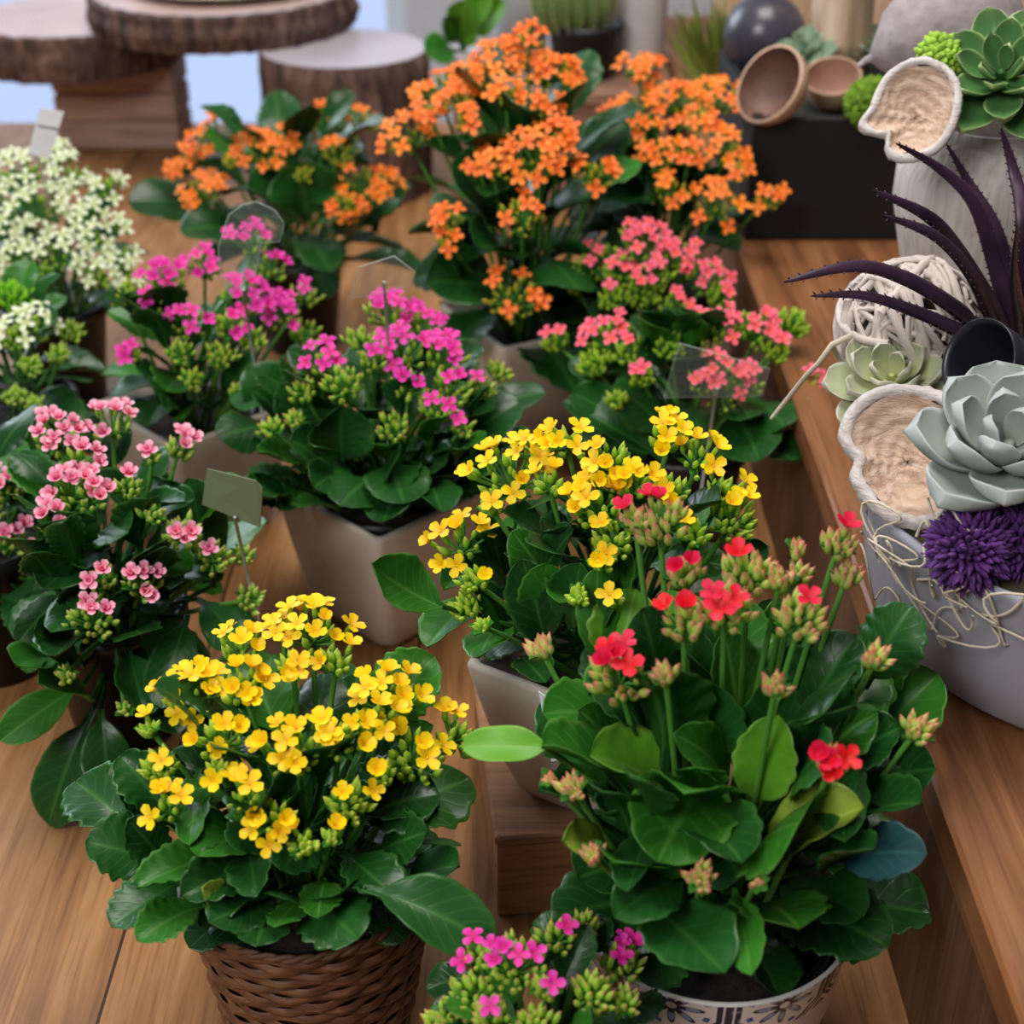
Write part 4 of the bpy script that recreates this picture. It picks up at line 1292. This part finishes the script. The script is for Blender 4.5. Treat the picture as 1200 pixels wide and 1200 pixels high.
for i in range(10):
    a0 = 3.45 + rnd.uniform(-.2, .45)
    pts = []
    x = a0; z = rnd.uniform(.285, .325); w1, w2, p1, p2 = rnd.uniform(2, 6), rnd.uniform(2, 5), rnd.uniform(0, 6), rnd.uniform(0, 6)
    ln = rnd.uniform(.15, .45); dz = rnd.uniform(-.04, .01)
    for s in range(25):
        t = s / 24
        th = a0 + ln * t + .06 * math.sin(w1 * 3 * t + p1)
        zz = z + dz * t + .014 * math.sin(w2 * 2 * t + p2)
        rw = .150 + .023 * min(1, max(0, (zz - .215) / .095)) + .003 + (.006 + .006 * math.sin(w1 * t * 2 + p2))
        pts.append(V((BC.x + rw * math.cos(th), BC.y + rw * math.sin(th), zz)))
    mb = MB(); mb.tube(pts, .0008, 5, 0)
    o = mb.build('raffia_strand', [RAF], None, pts[0])
    tag(o, 'thin pale raffia strand looping loosely around the rim of the grey bowl', 'raffia', 'raffia loops on the rim of the grey bowl')
pts = [at_y(x, y, Y) for x, y, Y in ((904, 490, 1.02), (925, 465, 1.0), (945, 440, .98), (960, 425, .97), (975, 404, .965), (1000, 392, .97))]
mb = MB(); mb.tube(pts, [.0012, .0018, .0018, .0019, .002, .002], 6, 0)
mb.tube([pts[4], at_y(985, 425, .97), at_y(994, 442, .975)], [.0018, .0014, .001], 6, 0)
o = mb.build('straw_twig', [RAF], None, pts[-1])
tag(o, 'forked straw coloured twig sticking out left below the twig ball', 'twig')

# ------------------------------------------------------------------ black crate and its load
CRM = plain('black_crate_paint', lin(7, 7, 9), .7, .15, 40)
e = empty('black_crate', (.42, 1.79, .20), 'black crate on the raised shelf behind the orange kalanchoe', 'crate')
x0, x1, y0, y1, z0, z1 = .262, .64, 1.65, 1.97, .201, .338
for nm, lo, hi in (('front_panel', (x0, y0, z0), (x1, y0 + .012, z1)), ('rear_panel', (x0, y1 - .012, z0), (x1, y1, z1)), ('end_panel', (x0, y0 + .0125, z0), (x0 + .012, y1 - .0125, z1)), ('end_panel', (x1 - .012, y0 + .0125, z0), (x1, y1 - .0125, z1))):
    mb = MB(); mb.box(lo, hi, 0, None, .001); part(mb, nm, CRM, e)
mb = MB(); rows = []
for i in range(9):
    rows.append([V((x0 + .0125 + (x1 - x0 - .025) * j / 20, y0 + .0125 + (y1 - y0 - .025) * i / 8, z1 - .014 + rnd.uniform(-.004, .006))) for j in range(21)])
mb.grid(rows, 0, None, True)
part(mb, 'moss_bed', plain('dark_moss', lin(40, 40, 26), .95, .5, 100, .8), e)

DKB = plain('dark_metal_ball', lin(62, 60, 70), .28, .2, 12)
c = at_y(896, 42, 1.915)
mb = MB()
mb.lathe([(.001, -.050)] + [(.050 * math.sin(PI * (i / 20)), -.050 * math.cos(PI * (i / 20))) for i in range(1, 20)] + [(.008, .0495), (.008, .058), (.005, .060), (.001, .060)], 48, c, 0)
o = mb.build('dark_ball', [DKB], None, c)
tag(o, 'shiny dark ball above the brown leaning bowl at the top', 'decorative ball')

BRB = plain('brown_shell', lin(110, 78, 66), .6, .25, 40, .3)
TANB = plain('tan_shell', lin(196, 160, 132), .7, .12, 50, .3)


def shell_cup(name, label, cat, c, axis, R, deep, mo, mi):
    c = V(c)
    e = empty(name, c, label, cat)
    pr = [(.001, -deep)] + [(R * math.sin(PI / 2 * i / 10), -deep * math.cos(PI / 2 * i / 10)) for i in range(1, 11)] + [(R * .99, .002), (R * .93, .002)]
    mb = MB(); mb.lathe(pr, 48, c, 0, None, axis); part(mb, 'cup_wall', mo, e)
    pr = [(R * .93, .0018)] + [(R * .92 * math.sin(PI / 2 * i / 10), -deep * .9 * math.cos(PI / 2 * i / 10)) for i in range(10, 0, -1)] + [(.001, -deep * .9)]
    mb = MB(); mb.lathe(pr, 48, c, 0, None, axis); part(mb, 'cup_hollow', mi, e)


shell_cup('shell_bowl', 'brown half shell bowl leaning out over the left end of the black crate', 'bowl', at_y(902, 99, 1.66), (-.72, -.48, .50), .044, .036, TANB, BRB)
shell_cup('wooden_cup', 'small round tan wooden cup with an open mouth in the black crate', 'cup', at_y(976, 90, 1.725), (-.15, -.42, .88), .032, .042, TANB, plain('cup_hollow_wood', lin(176, 136, 120), .8, .1, 60))
MOSSG = plain('moss_green', lin(112, 148, 34), .95, .35, 130, .9)
flower_ball('round lime green moss ball at the right of the wooden cup', at_y(1021, 122, 1.652), .034, 420, MOSSG, 'moss ball', .22, None, 'moss_ball', .10)
TANW = wood_mat('bleached_trunk', lin(168, 134, 104), lin(206, 176, 146), lin(226, 204, 180), None, 0, .75, 'Z', 1.6)
c = V((at_y(982, 40, 1.90).x, 1.90, .318))
mb = MB()
mb.lathe([(.001, 0), (.040, 0), (.036, .05), (.034, .12), (.036, .26), (.001, .26)], 40, c, 0, lambda r, z, th, i: r * (1 + .12 * math.sin(3 * th + 1) + .06 * math.sin(8 * th + z * 20)))
o = mb.build('driftwood_log', [TANW], None, c)
tag(o, 'bleached upright log standing in the black crate behind the cup', 'log')

# boards behind, far right
e = empty('wooden_crate', (.62, 2.4, .2), 'pale wooden crate behind the dark ball and the black crate', 'crate')
for i in range(6):
    mb = MB(); mb.box((.30 + i * .105, 2.34, .201), (.30 + i * .105 + .098, 2.36, .62), 0, None, .002); part(mb, 'board', TANW, e)
mb = MB(); mb.box((.30, 2.361, .26), (.925, 2.38, .32), 0, None, .002); part(mb, 'rear_batten', TANW, e)


def tuft(name, label, cat, c, h, n, spread, mat, w=.0018, group=None):
    c = V(c); rg = random.Random(n)
    mb = MB()
    for i in range(n):
        a = rg.uniform(0, 2 * PI)
        o = V((math.cos(a), math.sin(a), 0))
        s = rg.uniform(.1, 1) * spread
        p0 = c + o * (.25 * s)
        hh = h * rg.uniform(.6, 1)
        mb.tube([p0, p0 + V((0, 0, hh * .5)) + o * (s * .3), p0 + V((0, 0, hh)) + o * s], [w, w * .9, w * .2], 5, 0)
    o = mb.build(name, [mat], None, c)
    return tag(o, label, cat, group)


tuft('moss_tuft', 'feathery lime green tuft between the right orange kalanchoe and the crate', 'plant', (.285, 2.12, .2), .165, 220, .07, plain('lime_tuft', lin(164, 182, 84), .8, .2, 60), .003)
# ------------------------------------------------------------------ the back of the table
def bark(name):
    t = NT(name)
    mp = t.coord('Object', (60, 60, 14))
    n1 = t.noise(mp, 1.0, 6, .6, .5)
    t.set(t.ramp(n1, [(.32, lin(38, 27, 26)), (.5, lin(92, 66, 58)), (.74, lin(146, 116, 104))]), .85)
    t.bump(n1, 1.0, .01)
    return t.m


BARK = bark('rough_bark')


def cut(name, c0, c1, c2):
    t = NT(name)
    tc = t.coord('Object', (1, 1, 1))
    w = t.n('ShaderNodeTexWave', wave_type='RINGS', rings_direction='Z')
    t.l(tc, w.inputs['Vector']); w.inputs['Scale'].default_value = 34; w.inputs['Distortion'].default_value = 3; w.inputs['Detail'].default_value = 2
    n = t.noise(tc, 6, 3)
    k = t.math('ADD', t.math('MULTIPLY', w.outputs['Fac'], .35), t.math('MULTIPLY', n, .65))
    t.set(t.ramp(k, [(.25, c0), (.5, c1), (.75, c2)]), .35)
    return t.m


CUT = cut('cut_wood', lin(168, 136, 124), lin(202, 174, 164), lin(220, 202, 196))


def slice_(name, label, c, R, h, seed, cat='tree slice', group=None, topm=None, smooth=.03):
    c = V(c); rg = random.Random(seed)
    ks = [(rg.uniform(0, 6.3), rg.randint(2, 40)) for _ in range(16)]

    def rf(r, z, th, i):
        s = sum(math.sin(k * th + p + (z * 16 if k > 14 else 0)) / (3 + k * .22) for p, k in ks)
        return r * (1 + smooth * s * .55 + smooth * 1.1 * max(0, math.sin(30 * th + 2 * math.sin(5 * th) + z * 12)) ** 2)
    e = empty(name, c, label, cat, group)
    mb = MB()
    pr = [(R * .97, 0)] + [(R * (1 + .015 * math.sin(5 * i)), h * i / 8) for i in range(1, 8)] + [(R * .985, h - .002), (R * .955, h)]
    mb.lathe(pr, 150, c, 0, rf)
    part(mb, 'bark_ring', BARK, e)
    mb = MB()
    rows = [[c + V((rf(R * .957 * k, h, j / 150 * 2 * PI, 0) * math.cos(j / 150 * 2 * PI), rf(R * .957 * k, h, j / 150 * 2 * PI, 0) * math.sin(j / 150 * 2 * PI), h + .0005)) for j in range(150)] for k in (1, .66, .33, .01)]
    mb.grid(rows, 0, None, True, True)
    part(mb, 'cut_face', topm or CUT, e)
    return e


slice_('tree_slice', 'thick bark-edged tree slice on the plank pedestal at the top left', (-.755, 2.70, .148), .176, .075, 1)
slice_('tree_slice', 'dark bark-edged tree slice overlapping the others at the top, under a white plate', (-.480, 2.62, .2245), .215, .058, 2)
slice_('tree_stump', 'short upright stump with a cut face tinted pale like reflected sky behind the left orange kalanchoe', (-.265, 2.46, .0), .135, .2235, 3, 'stump', None, cut('sky_sheen_cut_wood', lin(176, 164, 168), lin(200, 190, 198), lin(216, 208, 216)), .012)  # the sky's pale lavender reflection is put into the cut face colour
mb = MB()
mb.lathe([(.001, .0), (.10, .0), (.168, .012), (.172, .016), (.168, .019), (.10, .007), (.001, .006)], 72, (-.470, 2.63, .284), 0)
o = mb.build('plate', [plain('cream_plate_glaze', lin(226, 214, 200), .3, .04)], None, (-.470, 2.63, .284))
tag(o, 'cream plate lying on the upper dark tree slice', 'plate')
PED = wood_mat('pedestal_wood', lin(136, 108, 96), lin(180, 148, 130), lin(202, 172, 154), None, 0, .7, 'X', 1.2)
e = empty('plank_pedestal', (-.69, 2.72, 0), 'rough plank pedestal carrying the tree slice at the top left', 'pedestal')
for k in range(3):
    mb = MB(); mb.box((-.795, 2.66, .049 * k + .0005), (-.582, 2.78, .049 * k + .0475), 0, None, .004); part(mb, 'plank', PED, e)

# riser, cactus, pots
RIS = wood_mat('riser_wood', lin(104, 74, 60), lin(150, 112, 92), lin(176, 140, 118), None, 0, .6, 'X', 1.0)
e = empty('wooden_riser', (.10, 2.46, 0), 'brown wooden riser behind the big orange kalanchoe, under the cactus', 'riser')
mb = MB(); mb.box((-.10, 2.33, .168), (.25, 2.62, .186), 0, None, .002); part(mb, 'top_board', RIS, e)
mb = MB(); mb.box((-.09, 2.34, .0005), (.24, 2.36, .1675), 0, None, .002); part(mb, 'front_board', RIS, e)
for sx in (-.09, .22):
    mb = MB(); mb.box((sx, 2.3605, .0005), (sx + .02, 2.61, .1675), 0, None, .002); part(mb, 'side_board', RIS, e)
c = V((.115, 2.44, .1865))
e = empty('cactus', c, 'round ribbed green cactus in a black pot at the top centre', 'potted cactus')
mb = MB(); mb.lathe([(.001, 0), (.046, 0), (.058, .07), (.061, .071), (.061, .082), (.056, .082), (.054, .07), (.001, .066)], 40, c, 0); part(mb, 'cactus_pot', BLACKPOT, e)
mb = MB()
cc = c + V((-.02, 0, .118)); 
mb.lathe([(.001, -.06)] + [(.062 * math.sin(PI * i / 18), -.062 * math.cos(PI * i / 18)) for i in range(1, 18)] + [(.001, .06)], 108, cc, 0, lambda r, z, th, i: r * (1 + .085 * math.cos(18 * th)))
part(mb, 'cactus_body', plain('cactus_skin', lin(96, 118, 62), .6, .15, 40), e)
mb = MB()
for k in range(18):
    for q in range(3, 16):
        th = k / 18 * 2 * PI; r = .062 * math.sin(PI * q / 18) * 1.085; z = -.062 * math.cos(PI * q / 18)
        o = V((math.cos(th), math.sin(th), 0))
        mb.ell(cc + o * r + V((0, 0, z)), o + V((0, 0, z * 12)), .0014, .006, 4, 2, 0)
ob = part(mb, 'spine', plain('cactus_spine', lin(206, 200, 150), .6, .1), e); ob['kind'] = 'stuff'


def pot(name, label, c, R, h, mat, cat='pot', group=None, flare=.8):
    mb = MB()
    mb.lathe([(.001, 0), (R * flare, 0), (R * (flare + .03), .004), (R, h - .003), (R * .99, h), (R * .93, h), (R * .9, h - .02), (R * flare * .9, .01), (.001, .01)], 48, c, 0)
    o = mb.build(name, [mat], None, c)
    return tag(o, label, cat, group)


PALEG = plain('pale_grey_ceramic', lin(196, 192, 192), .5, .05, 30)
pot('ceramic_pot', 'tall pale grey ceramic pot right of the cactus', (.200, 2.50, .1865), .048, .27, PALEG, flare=.9)
pot('ceramic_pot', 'pale grey ceramic pot left of the cactus at the top border', (.015, 2.53, .1865), .045, .20, plain('grey_glaze', lin(166, 170, 168), .4, .06, 30), flare=.85)
# leafy sprig
c = V((-.075, 2.40, .1865))
e = empty('leafy_plant', c, 'light green leafy plant at the top border, left of the cactus', 'plant')
mb = MB(); mb.lathe([(.001, 0), (.022, 0), (.028, .05), (.026, .05), (.001, .044)], 32, c, 0); part(mb, 'small_pot', PALEG, e)
for (tx, ty, w, m) in ((560, 22, .05, 2), (592, 2, .05, 2), (545, 0, .05, 2), (575, -20, .05, 2), (498, 62, .055, 1), (520, 20, .04, 1)):
    T = at_y(tx, ty, 2.34)
    mb = MB(); leaf_geo(mb, c + V((0, 0, .045)), T, w, V((-.1, -.8, .6)), scal=.0, pet=.4, seed=tx); part(mb, 'leaf', LEAF[m], e)

# ------------------------------------------------------------------ price cards and clear tags
CLEAR = NT('clear_plastic')
tr = CLEAR.n('ShaderNodeBsdfTransparent'); tr.inputs[0].default_value = (.97, .98, .97, 1)
mx = CLEAR.n('ShaderNodeMixShader'); fr = CLEAR.n('ShaderNodeFresnel'); fr.inputs[0].default_value = 1.35
CLEAR.l(CLEAR.math('ADD', fr.outputs[0], .03), mx.inputs[0])
CLEAR.set((.8, .85, .8, 1), .12)
CLEAR.l(tr.outputs[0], mx.inputs[1]); CLEAR.l(CLEAR.b.outputs[0], mx.inputs[2]); CLEAR.l(mx.outputs[0], CLEAR.t.nodes['Material Output'].inputs[0])
EDGE = plain('plastic_edge', lin(190, 200, 190), .3, .05)
OLIVE = plain('olive_card', lin(112, 124, 92), .5, .05, 10)
WHITEC = plain('white_card', lin(244, 245, 250), .5, .03)


def card(name, label, cat, corners, Y, mat, stick=None, rim=False, line=None):
    P_ = [at_y(x, y, Y + dy) for x, y, dy in corners]
    cen = sum(P_, V((0, 0, 0))) / len(P_)
    n = (P_[1] - P_[0]).cross(P_[3 if len(P_) > 3 else 2] - P_[0]).normalized() * .0004
    e = empty(name, stick[-1] if stick else cen, label, cat)
    mb = MB()
    k = len(P_)
    mb.add([p + n for p in P_] + [p - n for p in P_], [tuple(range(k)), tuple(range(2 * k - 1, k - 1, -1))] + [(i, (i + 1) % k, (i + 1) % k + k, i + k) for i in range(k)], 0, None, False)
    part(mb, 'card', mat, e)
    if rim:
        mb = MB(); mb.tube(P_ + [P_[0]], .00035, 5, 0, False); part(mb, 'card_edge', EDGE, e)
    if stick:
        mb = MB(); mb.tube(stick, [.0014, .0014, .0012], 6, 0); part(mb, 'stick', EDGE if mat is not WHITEC else WHITEC, e)
    if line:
        a, b = [at_y(x, y, Y - .004) for x, y in line]
        mb = MB(); mb.tube([a, b], .0012, 4, 0); part(mb, 'clip_bar', plain('grey_clip', lin(120, 122, 130), .4, .05), e)
    return e


def foot(x, y, Y, z): return [at_y(x, y, Y), at_y(x, y, Y).lerp(V((at_y(x, y, Y).x, Y + .05, z)), .5), V((at_y(x, y, Y).x, Y + .05, z))]


card('plant_tag', 'blank olive card on a stick among the pale pink kalanchoe', 'plant tag', [(243, 549, .02), (300, 563, 0), (308, 572, 0), (305, 618, 0), (237, 591, .02)], .96, OLIVE, foot(275, 606, .965, .108))
card('price_card', 'white price card clipped among the big white flowers at the upper left', 'price card', [(47, 126, 0), (75, 131, 0), (58, 186, 0), (33, 180, 0)], 1.58, WHITEC, foot(45, 183, 1.585, .115), False, ((44, 147), (68, 151)))
card('clear_tag', 'clear plastic tag on a tall stick among the centre left magenta heads', 'plant tag', [(420, 313, 0), (462, 300, 0), (486, 318, 0), (482, 335, 0), (440, 345, 0), (412, 350, 0)], 1.16, CLEAR.m, foot(450, 330, 1.165, .115), True)
card('clear_tag', 'clear plastic tag among the heads of the right salmon kalanchoe', 'plant tag', [(796, 402, 0), (902, 432, 0), (893, 464, 0), (778, 466, 0)], 1.17, CLEAR.m, foot(840, 455, 1.175, .115), True)
card('clear_tag', 'round topped clear tag over the back left magenta kalanchoe', 'plant tag', [(300, 236, 0), (322, 246, 0), (333, 262, 0), (328, 283, 0), (306, 285, 0), (300, 320, 0), (270, 345, 0), (258, 325, 0), (256, 290, 0), (268, 252, 0), (284, 240, 0)], 1.24, CLEAR.m, foot(285, 340, 1.245, .115), True)
card('care_label', 'white care label on the rim between the cream planter and the red kalanchoe', 'plant tag', [(631, 810, 0), (640, 816, 0), (655, 890, 0), (646, 892, 0)], .745, WHITEC)

# ------------------------------------------------------------------ room
WALL = plain('wall_paint', lin(206, 200, 198), .8, .03)
mb = MB(); mb.box((-4, -1.5, -.80), (4, 5.2, -.75), 0)
o = mb.build('floor', [plain('pale_floor', lin(176, 178, 188), .35, .06, 4)]); o['kind'] = 'structure'
WX0, WX1, WZ0, WZ1 = -3.4, -.33, -.70, 1.9
e = empty('wall_back', (0, 5.0, 0)); e['kind'] = 'structure'
for lo, hi in (((-4, 4.9, -.75), (WX0, 5.0, 2.75)), ((WX1, 4.9, -.75), (4, 5.0, 2.75)), ((WX0, 4.9, WZ1), (WX1, 5.0, 2.75)), ((WX0, 4.9, -.75), (WX1, 5.0, WZ0))):
    mb = MB(); mb.box(lo, hi, 0); part(mb, 'wall_section', WALL, e)
e = empty('window_1', ((WX0 + WX1) / 2, 4.95, WZ0)); e['kind'] = 'structure'
FRM = plain('white_frame', lin(220, 222, 226), .5, .03)
mb = MB()
for x in (WX0, (2 * WX0 + WX1) / 3, (WX0 + 2 * WX1) / 3, WX1 - .06): mb.box((x, 4.90, WZ0), (x + .06, 4.96, WZ1), 0)
for z in (WZ0, WZ1 - .06): mb.box((WX0, 4.90, z), (WX1, 4.96, z + .06), 0)
part(mb, 'window_frame', FRM, e)
SKYG = NT('daylit_glass')
SKYG.set((.1, .1, .1, 1), .2, Emission_Color=lin(176, 196, 236), Emission_Strength=1.1)
mb = MB(); mb.box((WX0, 4.97, WZ0), (WX1, 4.98, WZ1), 0); part(mb, 'window_pane', SKYG.m, e)
mb = MB(); mb.box((-4, -1.5, 2.75), (4, 5.2, 2.8), 0)
o = mb.build('ceiling', [plain('ceiling_paint', lin(225, 225, 225), .9, .02)]); o['kind'] = 'structure'

# ------------------------------------------------------------------ light, camera
def area(name, loc, look, sx, sy, power, col):
    l = bpy.data.lights.new(name, 'AREA'); l.shape = 'RECTANGLE'; l.size = sx; l.size_y = sy; l.energy = power; l.color = col
    o = bpy.data.objects.new(name, l); COL.objects.link(o); o.location = loc
    o.rotation_euler = (V(look) - V(loc)).to_track_quat('-Z', 'Y').to_euler()
    return o


area('ceiling_lamp', (.1, 1.3, 2.70), (.1, 1.25, 0), 1.3, 1.3, 58, (1, .96, .90))
area('window_light', (-2.6, 4.0, 1.7), (0, 1.2, .2), 2.0, 1.8, 85, (.80, .89, 1.0))
area('shop_front_light', (-1.5, -1.2, 2.3), (0, 1.0, .2), 1.2, 1.2, 62, (1, .98, .95))
w = bpy.data.worlds.new('World'); scene.world = w; w.use_nodes = True
w.node_tree.nodes['Background'].inputs[0].default_value = (.80, .86, 1, 1)
w.node_tree.nodes['Background'].inputs[1].default_value = .09

cd = bpy.data.cameras.new('camera'); co = bpy.data.objects.new('camera', cd); COL.objects.link(co)
co.location = CAM
co.rotation_euler = (PI / 2 - PITCH, 0, 0)
cd.sensor_width = 36; cd.lens = 36 * F / 1200
cd.clip_start = .05
cd.dof.use_dof = True; cd.dof.focus_distance = .97; cd.dof.aperture_fstop = 6.8
scene.camera = co
vs = scene.view_settings
vs.view_transform = 'Standard'; vs.look = 'None'; vs.gamma = 1; vs.use_curve_mapping = False
vs.exposure = 0.0
